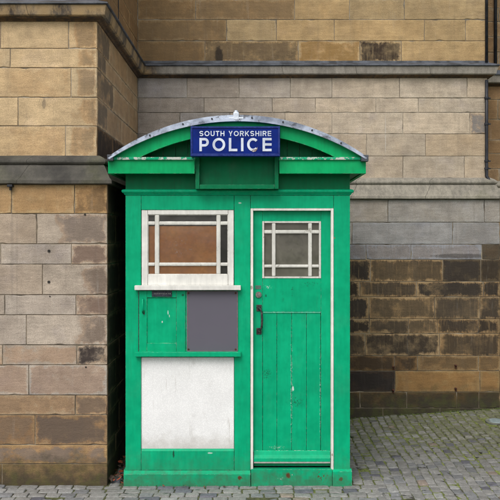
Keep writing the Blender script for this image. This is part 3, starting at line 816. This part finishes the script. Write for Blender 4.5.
# moss cushions in joints and along the foot of the walls
def moss():
    bm = bmesh.new()
    def blob(x, y, r, zoff=-.004):
        m_ = bmesh.ops.create_icosphere(bm, subdivisions=1, radius=1)
        a = random.uniform(0, pi); sx, sy, sz = r * random.uniform(.7, 1.5), r * random.uniform(.7, 1.4), r * random.uniform(.35, .6)
        for v in m_['verts']:
            c = v.co * random.uniform(.8, 1.2)
            v.co = Vector((x + (c.x * sx) * cos(a) - c.y * sy * sin(a), y + c.x * sx * sin(a) + c.y * sy * cos(a), gz(x, y) + zoff + c.z * sz))
    for i in range(260):
        x = random.uniform(.75, 3.2); blob(x, YBL - abs(random.gauss(0, .02)), random.uniform(.006, .018))
    for i in range(160):
        blob(random.uniform(-3, XLL), YL - abs(random.gauss(0, .008)), random.uniform(.003, .008), -.006)
    for i in range(120):
        blob(WX(351.5) + abs(random.gauss(0, .012)), random.uniform(0, 1.7), random.uniform(.005, .012))
    return tag(from_bm('moss', bm, MOSS, None, True), 'green moss growing along the foot of the wall and round the box', kind='stuff')
moss()

# dead leaves blown into the gap
def leaves():
    V, F, C = [], [], []
    for i in range(70):
        if i < 52: x, y = random.uniform(XLL + .012, WX(124)), random.uniform(.02, .55)
        else: x, y = random.uniform(WX(125), WX(240)), -.045 - abs(random.gauss(0, .012))
        r = random.uniform(.008, .022) if i < 52 else random.uniform(.004, .010)
        a = random.uniform(0, 6.3); tx, ty = random.uniform(-.7, .7), random.uniform(-.7, .7)
        z = .012 + (random.uniform(0, .05) if i < 52 else 0)
        col = random.choice([lin((150, 70, 44)), lin((110, 60, 40)), lin((84, 60, 42)), lin((128, 84, 48)), lin((58, 44, 34))])
        b = len(V); n = 8
        for j in range(n):
            t = 2 * pi * j / n; rr = r * (1 + .3 * cos(5 * t)) ; lx, ly = rr * cos(t) * 1.3, rr * sin(t) * .8
            X, Y = lx * cos(a) - ly * sin(a), lx * sin(a) + ly * cos(a)
            V.append((x + X, y + Y, z + X * tx + Y * ty + .15 * r * cos(2 * t)))
        F.append(tuple(range(b, b + n))); C += [col + (1,)] * n
    me = bpy.data.meshes.new('leaf_litter'); me.from_pydata(V, [], F)
    at = me.attributes.new('Col', 'FLOAT_COLOR', 'POINT'); at.data.foreach_set('color', [q for c in C for q in c])
    me.materials.append(LEAF)
    tag(link(bpy.data.objects.new('leaf_litter', me)), 'reddish brown dead leaves blown into the gap beside the green box', kind='stuff')
leaves()

# ------------------------------------------------------------------ the police box
boxo = tag(empty('police_box', (WX(238), 0, 0)), 'green wooden police box with curved lead roof, white framed window and blue sign', 'police box')
DEP = 1.62
def part(name, fn, mat, parent=None, smooth=False, label=None):
    bm = bmesh.new(); fn(bm)
    o = from_bm(name, bm, mat, parent or boxo, smooth)
    if label: o['label'] = label
    return o
XA, XB = WX(125.5), WX(350)
T = .045
ZT = WZ(190)     # top of the framed front
# front frame boards, butt jointed with hairline gaps
def stile(a, b, c=195.5, d=470.3): return lambda bm: pbox(bm, a, b, c, d, 0, T, .0022)
for a, b in ((125.5, 141.0), (234.3, 250.3), (333.8, 350.0)): part('stile', stile(a, b), P_WALL)
part('top_rail', lambda bm: pbox(bm, 141.35, 233.95, 195.5, 209.8, .001, T, .0022), P_WALL)
part('top_rail', lambda bm: pbox(bm, 250.65, 333.45, 195.5, 208.3, .001, T, .0022), P_WALL)
def bottom_rail(bm):
    y = -.001
    prof = [(y, WZ(470)), (y, WZ(451)), (.012, WZ(448.8)), (T, WZ(448.8)), (T, WZ(470))]
    a = [bm.verts.new((WX(141.35), p[0], p[1])) for p in prof]; b = [bm.verts.new((WX(233.95), p[0], p[1])) for p in prof]
    n = len(prof); bm.faces.new(a); bm.faces.new(b[::-1])
    for i in range(n): bm.faces.new((a[i], b[i], b[(i + 1) % n], a[(i + 1) % n]))
    bmesh.ops.recalc_face_normals(bm, faces=bm.faces[:])
part('bottom_rail', bottom_rail, P_WALL)
# side and back walls, boarded, floor
def side_boards(x0, x1):
    def f(bm):
        n = 12
        for i in range(n):
            a = T + .001 + (DEP - T) * i / n; b = T + (DEP - T) * (i + 1) / n
            box(bm, x0, x1, a, b - .001, .08, ZT, .004)
    return f
part('side_wall', side_boards(XA, XA + .03), P_WALL)
part('side_wall', side_boards(XB - .03, XB), P_WALL)
part('back_wall', lambda bm: box(bm, XA, XB, DEP + .002, DEP + .03, .08, ZT, .003), P_WALL)
part('interior_floor', lambda bm: box(bm, XA + .035, XB - .035, .06, DEP - .005, .05, .08), INNER)
part('ceiling', lambda bm: box(bm, XA + .035, XB - .035, .06, DEP - .005, ZT - .05, ZT - .03), INNER)
# plinth: bevelled board, three lengths across the front
def plinth_len(a, b, y=-.028, top=470.4, bev=3.2, xd=0):
    def f(bm):
        prof = [(y, -.02), (y, WZ(top + bev + .8, y)), (-.002, WZ(top, 0)), (.03, WZ(top, 0)), (.03, -.02)]
        A = [bm.verts.new((WX(a, y), p[0], p[1])) for p in prof]; Bv = [bm.verts.new((WX(b, y), p[0], p[1])) for p in prof]
        n = len(prof); bm.faces.new(A); bm.faces.new(Bv[::-1])
        for i in range(n): bm.faces.new((A[i], Bv[i], Bv[(i + 1) % n], A[(i + 1) % n]))
        bmesh.ops.recalc_face_normals(bm, faces=bm.faces[:])
    return f
part('plinth', plinth_len(123.6, 250.4), P_BASE)
part('plinth', plinth_len(332.6, 352.0, top=469, bev=2.0), P_BASE)
part('plinth', lambda bm: box(bm, XA - .02, XA, .031, DEP + .03, -.02, .105, .004), P_BASE)
part('plinth', lambda bm: box(bm, XB, XB + .016, .031, DEP + .03, -.02, .105, .004), P_BASE)
part('threshold', lambda bm: pbox(bm, 251.0, 332.2, 469.4, 492, -.018, .04, .003), P_BASE, label='green threshold board under the door with rust stains')

# frieze, cornice moulding, fascia and eaves
EY = -.125
part('frieze', lambda bm: (box(bm, XA, XB, .004, .05, WZ(189.5), WZ(172), .002)), P_SHADED)
part('frieze', lambda bm: (box(bm, XA, XA + .04, .052, DEP, ZT, WZ(172), .002)), P_SHADED)
part('frieze', lambda bm: (box(bm, XB - .04, XB, .052, DEP, ZT, WZ(172), .002)), P_SHADED)
def mould(bm):
    prof = [(.0, 195.4), (-.008, 194.6), (-.012, 193.4), (-.020, 192.9), (-.026, 191.8), (-.026, 190.6), (-.020, 189.8), (.0, 189.2), (.03, 189.2), (.03, 195.4)]
    # run round front and both sides with mitres
    def ring(x, y, sx, sy): return [bm.verts.new((x + sx * (-p[0]), y + (p[0] if sy else 0), WZ(p[1]))) for p in prof]
    rs = [ring(XA, DEP, -1, 0), ring(XA, 0, -1, 1), ring(XB, 0, 1, 1), ring(XB, DEP, 1, 0)]
    n = len(prof)
    for a, b in zip(rs, rs[1:]):
        for i in range(n): bm.faces.new((a[i], b[i], b[(i + 1) % n], a[(i + 1) % n]))
    bm.faces.new(rs[0]); bm.faces.new(rs[-1][::-1])
    bmesh.ops.recalc_face_normals(bm, faces=bm.faces[:])
part('eaves_moulding', mould, P_WALL)
FX0, FX1 = WX(108, EY), WX(366, EY)
part('fascia', lambda bm: pbox(bm, 108, 194.6, 159.6, 173.6, EY, EY + .028, .003), P_EAVE)
part('fascia', lambda bm: pbox(bm, 279.4, 366, 159.6, 173.6, EY, EY + .028, .003), P_EAVE)
part('fascia', lambda bm: box(bm, FX0, FX0 + .028, EY + .029, DEP + .1, WZ(173.6, EY), WZ(159.6, EY), .003), P_EAVE)
part('fascia', lambda bm: box(bm, FX1 - .028, FX1, EY + .029, DEP + .1, WZ(173.6, EY), WZ(159.6, EY), .003), P_EAVE)
def soffit(bm):
    z0, z1 = WZ(172.4, EY), WZ(172.4, EY) + .015
    xs0, xs1 = WX(194.6, EY), WX(279.4, EY)
    for q in (((FX0 + .029, xs0 - .001, EY + .029, .003), (FX0 + .029, XA - .001, .004, DEP + .09)),
              ((xs1 + .001, FX1 - .029, EY + .029, .003), (XB + .001, FX1 - .029, .004, DEP + .09))):
        bm = bmesh.new()
        for (a, b, c, d) in q: box(bm, a, b, c, d, z0, z1)
        from_bm('soffit', bm, P_SHADED, boxo)
soffit(None)
def drip(a, b):
    def f(bm):
        y = EY - .016
        pbox(bm, a, b, 157.0, 159.8, y, EY + .03, .004)
    return f
part('drip_strip', drip(112.5, 194.8), P_FLAKE, label='drip strip with white flaking paint, left of the sign')
part('drip_strip', drip(279.2, 361.5), P_FLAKE, label='drip strip with white flaking paint, right of the sign')

# roof: arch line in photo pixels at plane y
AX = 237.5
def arch(half, base, top, y, n=40, x0=None, x1=None):
    s = base - top; R = (half * half + s * s) / (2 * s); cy = top + R
    out = []
    lo, hi = (x0 if x0 is not None else AX - half), (x1 if x1 is not None else AX + half)
    for i in range(n + 1):
        px = lo + (hi - lo) * i / n
        py = cy - math.sqrt(max(0, R * R - (px - AX) ** 2))
        out.append((WX(px, y), WZ(py, y)))
    return out
RY = -.165
def roof(bm):
    up = arch(130.5, 157.5, 114.8, RY); dn = arch(127.0, 158.0, 119.6, RY)
    prism_xz(bm, up + dn[::-1], RY, DEP + .14)
part('roof', roof, LEAD, label='curved sheet lead roof')
def lip(bm):
    up = arch(130.0, 158.2, 118.6, RY - .004); dn = arch(128.0, 159.0, 121.2, RY - .004)
    prism_xz(bm, up + dn[::-1], RY - .006, RY + .02)
part('lead_lip', lip, LEAD)
# lead lugs/clips nailed along the edge
for px in (150, 183, 212, 252, 283, 312, 341):
    s_ = 157.5 - 114.8; R = (130.5 ** 2 + s_ ** 2) / (2 * s_); py = 114.8 + R - math.sqrt(R * R - (px - AX) ** 2) + 2.6
    bm = bmesh.new(); x, z = WX(px, RY), WZ(py, RY); cyl(bm, (x, RY - .012, z), (x, RY + .004, z), .0065, 10)
    from_bm('roof_nail', bm, IRON, boxo)
part('roof_end_cap', lambda bm: pbox(bm, 107.0, 113.0, 154.5, 160.6, RY - .004, EY + .02, .004), LEAD_OLD)
part('roof_end_cap', lambda bm: pbox(bm, 361.2, 368.6, 154.8, 161.2, RY - .004, EY + .02, .004), LEAD_OLD)
def finial(bm):
    y = RY - .008
    pbox(bm, 233.2, 239.0, 112.2, 120.0, y, y + .06, .006)
    x, z = WX(236, y), WZ(112.2, y); cyl(bm, (x, y + .03, z - .004), (x, y + .03, z + .018), .020, 16, .012)
    pbox(bm, 228.5, 243.5, 117.0, 120.6, y + .003, y + .05, .004)
part('finial', finial, simple('finial_zinc', lin((176, 186, 200)), lin((214, 222, 232)), 25, .45, .2, .3))
BY = -.128
def barge(bm):
    up = arch(126.6, 158.0, 120.4, BY); dn = arch(97.5, 157.2, 133.8, BY)
    prism_xz(bm, up + dn[::-1], BY, BY + .03)
part('arched_bargeboard', barge, P_EAVE)
def tymp(bm):
    y = .022
    up = arch(127.0, 158.8, 121.5, y)
    prism_xz(bm, [(WX(AX - 126, y), WZ(173, y))] + up + [(WX(AX + 126, y), WZ(173, y))], y, y + .02)
def tymp2(bm):
    # boarding: vertical boards with grooves
    y = .008; px = 126.0
    while px < 350:
        w = 12.4
        a, b = px + .25, px + w - .25
        m_ = (a + b) / 2; s_ = 158.5 - 121.5; R = (126 ** 2 + s_ ** 2) / (2 * s_)
        def top(q): return 121.5 + R - math.sqrt(max(0, R * R - (q - AX) ** 2)) + 1
        if top(a) < 170 and top(b) < 170 and a > 112 and b < 363:
            prism_xz(bm, [(WX(a, y), WZ(172, y)), (WX(a, y), WZ(top(a), y)), (WX(b, y), WZ(top(b), y)), (WX(b, y), WZ(172, y))], y, y + .012)
        px += w
part('gable_back', tymp, P_SHADED); part('gable_boarding', tymp2, P_SHADED)
def gable_rear(bm):
    up = arch(128, 158.0, 121.0, DEP + .1)
    y = DEP + .08
    prism_xz(bm, [(WX(AX - 128, -.045), WZ(173, -.045))] + [(x * 0 + xx, zz) for (x, zz), (xx, _) in zip(arch(128, 158.0, 121.0, -.045), arch(128, 158.0, 121.0, -.045))] + [(WX(AX + 128, -.045), WZ(173, -.045))], y, y + .02)
part('rear_gable', gable_rear, P_SHADED)

# recessed panel behind the sign
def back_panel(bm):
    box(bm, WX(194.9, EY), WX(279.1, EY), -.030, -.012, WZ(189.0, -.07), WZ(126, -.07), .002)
part('sign_back_panel', back_panel, P_SHADED)
def frame_strips(bm):
    y = -.095
    pbox(bm, 195.4, 199.4, 156, 188.9, y, -.0305, .003)
    pbox(bm, 274.6, 278.6, 156, 188.9, y, -.0305, .003)
    pbox(bm, 199.6, 274.4, 184.6, 188.9, y + .002, -.0305, .003)
part('sign_panel_frame', frame_strips, P_SHADED)
def board_under(bm):
    box(bm, WX(195.6, EY), WX(278.4, EY), -.0115, .003, WZ(189.2, -.07), WZ(188.2, -.07), .0)
part('panel_base', board_under, P_SHADED)

# the blue sign
SY = -.215
sign = part('sign_box', lambda bm: pbox(bm, 190.4, 280.1, 126.2, 156.2, SY + .006, -.135, .006), BLUE, label='dark blue illuminated style sign box with white lettering')
for a in (200, 262): part('sign_bracket', lambda bm, a=a: box(bm, WX(a), WX(a + 5), -.1345, -.0305, WZ(150), WZ(135)), IRON)
def rim(bm):
    y = SY
    pbox(bm, 190.6, 279.9, 126.4, 128.0, y, SY + .012, .001); pbox(bm, 190.6, 279.9, 153.6, 156.0, y, SY + .012, .001)
    pbox(bm, 190.6, 192.4, 128.2, 153.4, y, SY + .012, .001); pbox(bm, 278.1, 279.9, 128.2, 153.4, y, SY + .012, .001)
o = part('sign_rim', rim, BLUE_RIM, sign)

def ribbon(bm, pts, t, y0, y1, closed=False):
    pts = [Vector(p) for p in pts]; n = len(pts); L, R_ = [], []
    for i, p in enumerate(pts):
        if closed: a, b = pts[(i - 1) % n], pts[(i + 1) % n]
        else: a, b = pts[max(0, i - 1)], pts[min(n - 1, i + 1)]
        d1 = (p - a).normalized() if (p - a).length > 1e-9 else (b - p).normalized()
        d2 = (b - p).normalized() if (b - p).length > 1e-9 else d1
        d = (d1 + d2).normalized(); nn = Vector((-d.y, d.x)); k = max(.5, nn.dot(Vector((-d1.y, d1.x))))
        L.append(p + nn * t / 2 / k); R_.append(p - nn * t / 2 / k)
    def vv(p, y): return bm.verts.new((p.x, y, p.y))
    q = [[vv(p, y0) for p in L], [vv(p, y0) for p in R_], [vv(p, y1) for p in L], [vv(p, y1) for p in R_]]
    rng = range(n) if closed else range(n - 1)
    for i in rng:
        j = (i + 1) % n
        bm.faces.new((q[0][i], q[0][j], q[1][j], q[1][i])); bm.faces.new((q[0][i], q[2][i], q[2][j], q[0][j])); bm.faces.new((q[1][i], q[1][j], q[3][j], q[3][i]))
    if not closed:
        for i in (0, n - 1): bm.faces.new((q[0][i], q[1][i], q[3][i], q[2][i]))
def arcp(cx, cy, rx, ry, a0, a1, n=14):
    return [(cx + rx * cos(radians(a0 + (a1 - a0) * i / n)), cy + ry * sin(radians(a0 + (a1 - a0) * i / n))) for i in range(n + 1)]
def glyph(ch, w, t):
    h = t / 2; W = w - t; x0, x1, xm = h, w - h, w / 2
    if ch == 'O': return [('c', arcp(xm, .5, W / 2, .5 - h, 0, 345, 23))]
    if ch == 'C': return [('o', arcp(xm, .5, W / 2, .5 - h, 42, 318, 24))]
    if ch == 'S':
        ry = (1 - t) / 4; a = arcp(xm, .5 + ry, W / 2, ry, 22, 258, 16); b = arcp(xm, .5 - ry, W / 2, ry, 78, -158, 16)
        return [('o', a + b)]
    if ch == 'U': r = W / 2; return [('o', [(x0, 1)] + arcp(xm, h + r * .9, r, r * .9, 180, 360, 12) + [(x1, 1)])]
    if ch == 'T': return [('o', [(0, 1 - h), (w, 1 - h)]), ('o', [(xm, 1 - t), (xm, 0)])]
    if ch == 'H': return [('o', [(x0, 0), (x0, 1)]), ('o', [(x1, 0), (x1, 1)]), ('o', [(t, .5), (w - t, .5)])]
    if ch == 'I': return [('o', [(xm, 0), (xm, 1)])]
    if ch == 'L': return [('o', [(x0, 0), (x0, 1)]), ('o', [(t, h), (w, h)])]
    if ch == 'E': return [('o', [(x0, 0), (x0, 1)])] + [('o', [(t, y), (w - (0 if y != .52 else .04), y)]) for y in (h, .51, 1 - h)]
    if ch == 'Y': return [('o', [(xm, 0), (xm, .47)]), ('o', [(h * 1.0, 1), (xm, .40)]), ('o', [(w - h, 1), (xm, .40)])]
    if ch in 'PR':
        mid = .5 if ch == 'R' else .44; r = (1 - h - mid) / 2; ax = w - h - r * .95
        g = [('o', [(x0, 0), (x0, 1)]), ('o', [(t, 1 - h)] + arcp(ax, mid + r, r * .95, r, 90, -90, 12) + [(t, mid)])]
        if ch == 'R': g.append(('o', [(ax - r * .25, mid - h * .4), (w - h * .9, 0)]))
        return g
    if ch == 'K': return [('o', [(x0, 0), (x0, 1)]), ('o', [(w - h, 1), (t * .7, .36)]), ('o', [(w * .42, .56), (w - h * .9, 0)])]
    return []
WD = dict(O=.96, C=.89, S=.76, U=.76, T=.70, H=.76, I=.19, L=.64, E=.68, Y=.78, P=.71, R=.76, K=.80)
def lettering(word, pa, pb, pc, pd, t, gap, y, space=.36):
    sc = {c: WD.get(c, space) for c in set(word)}
    X0, X1, Z0, Z1 = WX(pa, y), WX(pb, y), WZ(pd, y), WZ(pc, y)
    H = Z1 - Z0; sx = 1.0
    gap = ((X1 - X0) / H - sum(sc[c] if c != ' ' else space for c in word)) / (len(word) - 1)
    def f(bm):
        cur = 0; k = 0
        for c in word:
            w = sc[c] if c != ' ' else space
            if c != ' ':
                for typ, pts in glyph(c, w, t):
                    P_ = [(X0 + (cur + p[0]) * sx * H, Z0 + p[1] * H) for p in pts]
                    ribbon(bm, P_, t * H, y - .00012 * (k % 4), SY + .0065, typ == 'c'); k += 1
            cur += w + gap
    return f
part('lettering', lettering('SOUTH YORKSHIRE', 199.4, 271.2, 130.9, 136.1, .18, .16, SY + .0035), SIGNWHITE, sign, label='small white words SOUTH YORKSHIRE')
part('lettering', lettering('POLICE', 199.4, 271.6, 137.9, 151.2, .185, .12, SY + .0035), SIGNWHITE, sign, label='large white word POLICE')
def chip(bm):
    y = SY + .0028
    pts = [(251.5, 150.6), (253.5, 149.2), (256, 148.8), (257.6, 146.8), (257.2, 149.4), (255.6, 151.4), (253, 152)]
    prism_xz(bm, [(WX(a, y), WZ(b, y)) for a, b in pts], y, SY + .0068)
part('chipped_patch', chip, simple('chip_bare_metal', lin((120, 96, 84)), lin((190, 190, 196)), 90, .7), sign)

# --- window
win = part('window', lambda bm: (
    pbox(bm, 141.6, 147.6, 210.2, 285.2, -.004, .05, .002), pbox(bm, 228.2, 233.7, 210.2, 285.2, -.004, .05, .002),
    pbox(bm, 147.8, 228.0, 210.2, 214.4, -.003, .05, .002), pbox(bm, 147.8, 228.0, 274.6, 285.2, -.003, .05, .002)), P_WHITE, label='white painted timber window with nine panes')
GY = .018
def bars(bm):
    for a, b in ((154.6, 159.2), (216.3, 220.6)): pbox(bm, a, b, 214.6, 274.4, .000, .03, .010)
    for c, d in ((221.3, 225.0), (262.6, 266.0)):
        for a, b in ((147.8, 154.5), (159.4, 216.2), (220.8, 228.0)): pbox(bm, a - .8, b + .8, c, d, .003, .03, .009)
part('glazing_bars', bars, P_BAR, win)
def beads(bm):
    y = .002
    pbox(bm, 147.0, 148.4, 214.0, 275.0, y, .0175, .003); pbox(bm, 227.4, 228.8, 214.0, 275.0, y, .0175, .003)
    pbox(bm, 148.5, 227.3, 213.8, 215.2, y, .0175, .003); pbox(bm, 148.5, 227.3, 273.9, 275.3, y, .0175, .003)
part('glazing_bead', beads, P_BAR, win)
cols = [(147.8, 154.6), (159.2, 216.3), (220.6, 228.0)]; rws = [(214.4, 221.3), (225.0, 262.6), (266.0, 274.6)]
for a, b in cols:
    for c, d in rws:
        part('pane', lambda bm, a=a, b=b, c=c, d=d: pbox(bm, a - .6, b + .6, c - .6, d + .6, GY, GY + .003, 0), GLASS, win)
part('hardboard_sheet', lambda bm: pbox(bm, 147, 218.5, 226.0, 276, .0235, .0275, .001), BOARD)
part('sill', lambda bm: pbox(bm, 134.4, 240.8, 285.6, 290.2, -.050, .0, .004), P_WHITE, win)
# --- cabinet door, notice plate, rail
pbk = lambda bm: pbox(bm, 141.35, 233.95, 290.6, 447, .020, .04, 0)
part('panel_backing', pbk, P_WALL)
def cab(bm):
    y = .002
    pbox(bm, 139.2, 147.0, 290.8, 351.6, y - .004, .019, .002); pbox(bm, 176.6, 185.4, 290.8, 351.6, y - .004, .019, .002)
    pbox(bm, 147.1, 176.5, 290.8, 297.4, y - .003, .019, .002); pbox(bm, 147.1, 176.5, 343.2, 351.6, y - .003, .019, .002)
    pbox(bm, 147.1, 176.5, 297.5, 343.1, .009, .019, .0)
# the cabinet door stands slightly proud of the frame
cabd = part('cabinet_door', cab, P_CAB, label='small green cabinet door with plaque and pull')
cabd.location.y = -.008
def chandle(bm):
    y = -.008
    x = WX(143.4, 0); z0, z1 = WZ(313), WZ(298.5)
    tube(bm, [(x, y, z1), (x, y - .022, z1 - .01), (x, y - .024, (z0 + z1) / 2), (x, y - .022, z0 + .01), (x, y, z0)], [.005, .006, .0065, .006, .005])
part('handle', chandle, P_CAB, cabd, True)
part('keyhole', lambda bm: cyl(bm, (WX(144.2), -.006, WZ(313.5)), (WX(144.2), .004, WZ(313.5)), .006, 10), IRONMONGERY, cabd)
part('gap_shade_strip', lambda bm: (pbox(bm, 138.5, 139.05, 290.8, 351.8, -.0022, .004, 0)), IRONMONGERY, cabd)  # thin black strip painted in as the shadow gap beside the cabinet door
pl = part('plaque', lambda bm: pbox(bm, 152, 172, 290.9, 296.6, -.007, .0, .001), PLAQUE, cabd, label='small dark plaque with worn lettering')
def ptxt(bm):
    y = -.0082
    x = 154.0
    while x < 170.5:
        w = random.uniform(.7, 1.3); pbox(bm, x, x + w, 293.0, 294.0 + random.uniform(0, .3), y, -.0068, 0); x += w + random.choice([.5, .5, 1.1])
# worn marks on the plaque: illegible strokes as in the photograph
part('worn_marks', ptxt, PLAQUE_TXT, cabd)
npl = part('notice_plate', lambda bm: pbox(bm, 187.0, 237.6, 291.2, 351.2, -.006, .0185, .0015), GREYPLATE, label='flat grey rectangular plate screwed beside the cabinet door')
for px in (188.6, 235.6):
    for py in (293, 349.2):
        part('screw', lambda bm, px=px, py=py: cyl(bm, (WX(px), -.0095, WZ(py)), (WX(px), -.004, WZ(py)), .007, 12), RUSTY, npl)
def prim(bm):
    y = -.0075
    pbox(bm, 187.0, 237.6, 291.0, 291.9, y, -.0055, 0); pbox(bm, 187.0, 237.6, 350.6, 351.5, y, -.0055, 0); pbox(bm, 186.8, 187.9, 292, 350.5, y, -.0055, 0); pbox(bm, 236.9, 237.9, 292, 350.5, y, -.0055, 0)
part('plate_edge', prim, simple('plate_rusted_edge', lin((104, 92, 92)), lin((108, 104, 110)), 40, .8), npl)
part('divider', lambda bm: pbox(bm, 185.7, 186.7, 290.8, 351.6, -.003, .019, .0), P_WALL)
part('middle_rail', lambda bm: pbox(bm, 134.6, 240.9, 352.2, 356.8, -.045, .0, .0035), P_WALL)
part('white_panel', lambda bm: pbox(bm, 141.4, 233.9, 357.4, 448.6, .010, .0195, .0), ROUGHCAST, label='white textured panel below the cabinet, stained at its foot')

# --- door
def dframe(bm):
    y = -.006
    pbox(bm, 250.6, 253.2, 208.4, 470, y, .06, .002); pbox(bm, 331.0, 333.6, 208.4, 470, y, .06, .002); pbox(bm, 253.3, 330.9, 208.4, 210.6, y, .06, .002)
part('door_frame', dframe, P_LINE, label='narrow white painted frame round the door')
DY = .034
def door_body(bm):
    y = DY
    pbox(bm, 253.3, 262.4, 211, 452, y, y + .035, .002)            # lock stile
    pbox(bm, 321.0, 330.7, 211, 452, y, y + .035, .002)
    pbox(bm, 262.5, 320.9, 211, 221.6, y + .0005, y + .035, .002)
    pbox(bm, 262.5, 320.9, 278.0, 311.8, y + .0005, y + .035, .002)
    g = [262.6, 277.0, 291.8, 306.6, 320.8]
    for a, b in zip(g, g[1:]): pbox(bm, a, b - .25, 312.2, 452, y + .007, y + .03, .003)
    pbox(bm, 254, 330.4, 451, 466, y + .008, y + .03, .001)
door = part('door', door_body, P_DOOR, label='green boarded door with nine-pane light in its upper half')
def arris(bm): pbox(bm, 262.8, 320.6, 311.9, 312.8, DY + .001, DY + .0068, .0)
part('rail_edge', arris, paint('worn_rail_edge', lin((90, 196, 160)), .8, .6), door)
def weather(bm):
    y = DY - .035
    prof = [(y, 461.5), (y + .002, 458.5), (y + .018, 455.5), (y + .026, 452.5), (y + .034, 451.5), (y + .036, 462.6), (y + .006, 462.6)]
    a = [bm.verts.new((WX(253.9), p[0], WZ(p[1]))) for p in prof]; b = [bm.verts.new((WX(330.4), p[0], WZ(p[1]))) for p in prof]
    n = len(prof); bm.faces.new(a); bm.faces.new(b[::-1])
    for i in range(n): bm.faces.new((a[i], b[i], b[(i + 1) % n], a[(i + 1) % n]))
    bmesh.ops.recalc_face_normals(bm, faces=bm.faces[:])
part('weatherboard', weather, P_BASE, door)
part('drip_strip', lambda bm: pbox(bm, 254.0, 330.3, 462.0, 463.4, DY - .037, DY + .0, .0015), paint('bare_drip_strip', (.42, .40, .37), .8, .7), door, label='thin pale strip under the weatherboard')
def dbars(bm):
    y = DY - .004
    pbox(bm, 262.3, 264.2, 221.2, 278.3, y, y + .03, .002); pbox(bm, 319.0, 321.0, 221.2, 278.3, y, y + .03, .002)
    pbox(bm, 264.3, 318.9, 221.2, 223.0, y + .001, y + .03, .002); pbox(bm, 264.3, 318.9, 276.6, 278.3, y + .001, y + .03, .002)
    for a, b in ((271.9, 275.6), (308.2, 312.0)): pbox(bm, a, b, 223.1, 276.5, y + .001, y + .03, .008)
    for c, d in ((230.0, 233.6), (264.6, 267.6)):
        for a, b in ((264.3, 271.8), (275.7, 308.1), (312.1, 318.9)): pbox(bm, a - .8, b + .8, c, d, y + .004, y + .03, .008)
part('glazing_bars', dbars, P_BAR, door)
for a, b in ((264.2, 271.9), (275.6, 308.2), (312.0, 319.0)):
    for c, d in ((223.0, 230.0), (233.6, 264.6), (267.6, 276.6)):
        part('pane', lambda bm, a=a, b=b, c=c, d=d: pbox(bm, a - .5, b + .5, c - .5, d + .5, DY + .014, DY + .017, 0), GLASS_DOOR, door)
def dhandle(bm):
    y = DY
    for py in (308.0, 331.2):
        pbox(bm, 256.4, 261.6, py - 3.2, py + 3.2, y - .006, y - .0002, .002); x, z = WX(259.2), WZ(py)
        cyl(bm, (x, y - .004, z), (x, y - .028, z), .012, 12, .008)
    x0, z0, z1 = WX(259.6), WZ(330.5), WZ(308.6)
    tube(bm, [(x0, y - .024, z1), (x0 + .010, y - .034, z1 - .010), (x0 + .017, y - .042, z1 - .04), (x0 + .019, y - .044, (z0 + z1) / 2), (x0 + .017, y - .042, z0 + .04), (x0 + .010, y - .034, z0 + .010), (x0, y - .024, z0)],
         [.006, .007, .0085, .0095, .0085, .007, .006])
part('handle', dhandle, IRONMONGERY, door, label='black iron pull handle on two square plates')
def lock(bm):
    x, z = WX(258.6), WZ(295); cyl(bm, (x, DY - .010, z), (x, DY, z), .023, 24, .024); cyl(bm, (x, DY - .014, z), (x, DY - .010, z), .013, 20)
lk = part('lock', lock, BRASS, door, True)
for p_ in lk.data.polygons: p_.use_smooth = False
part('keyplate', lambda bm: pbox(bm, 255.4, 261.2, 285.4, 289.2, DY - .002, DY + .0, .0005), simple('worn_keyplate', lin((92, 104, 98)), lin((60, 110, 92)), 90, .6), door)
part('interior_lining', lambda bm: box(bm, XA + .035, XB - .035, DEP - .02, DEP - .004, .09, ZT - .06), INNER)

# children were modelled in world coordinates: make them local to their thing's base
for root in (building, boxo):
    for ch in COL.objects:
        if ch.parent == root: ch.location = ch.location - root.location

# ------------------------------------------------------------------ light, sky, camera
w = bpy.data.worlds.new('World'); S.world = w; w.use_nodes = True
nt = w.node_tree; bg = nt.nodes['Background']
sky = nt.nodes.new('ShaderNodeTexSky'); sky.sky_type = 'NISHITA'; sky.sun_disc = False
EL, AZ = 52, 200   # sun behind and a little left of the camera, veiled by cloud
sky.sun_elevation = radians(EL); sky.sun_rotation = radians(AZ)
sky.dust_density = 4.0; sky.air_density = 1.0; sky.ozone_density = 1.0
hs = nt.nodes.new('ShaderNodeHueSaturation'); hs.inputs['Saturation'].default_value = .30
nt.links.new(sky.outputs[0], hs.inputs['Color']); nt.links.new(hs.outputs[0], bg.inputs[0])
bg.inputs[1].default_value = .12
sd = bpy.data.lights.new('sun', 'SUN'); sd.energy = 1.0; sd.angle = radians(40); sd.color = (1, .97, .92)
so = bpy.data.objects.new('sun', sd); COL.objects.link(so)
az = radians(AZ); el = radians(EL)
dirv = Vector((sin(az) * cos(el), cos(az) * cos(el), sin(el)))
so.rotation_euler = dirv.to_track_quat('Z', 'Y').to_euler(); so.location = (0, -6, 8)

cd = bpy.data.cameras.new('camera'); co = bpy.data.objects.new('camera', cd); COL.objects.link(co)
co.location = (0, -D, CAMZ); co.rotation_euler = (radians(90), 0, 0)
cd.sensor_width = 36; cd.lens = PX * D / 500 * 36
cd.shift_x = -(CX - 250) / 500; cd.shift_y = (CY - 250) / 500
cd.clip_end = 1000
S.camera = co
S.cycles.max_bounces = 5; S.cycles.diffuse_bounces = 3; S.cycles.glossy_bounces = 2; S.cycles.transparent_max_bounces = 6
S.cycles.use_adaptive_sampling = True; S.cycles.adaptive_threshold = 0.02
S.view_settings.view_transform = 'Standard'; S.view_settings.look = 'None'
S.view_settings.gamma = 1; S.view_settings.exposure = 0.50
S.view_settings.use_curve_mapping = False
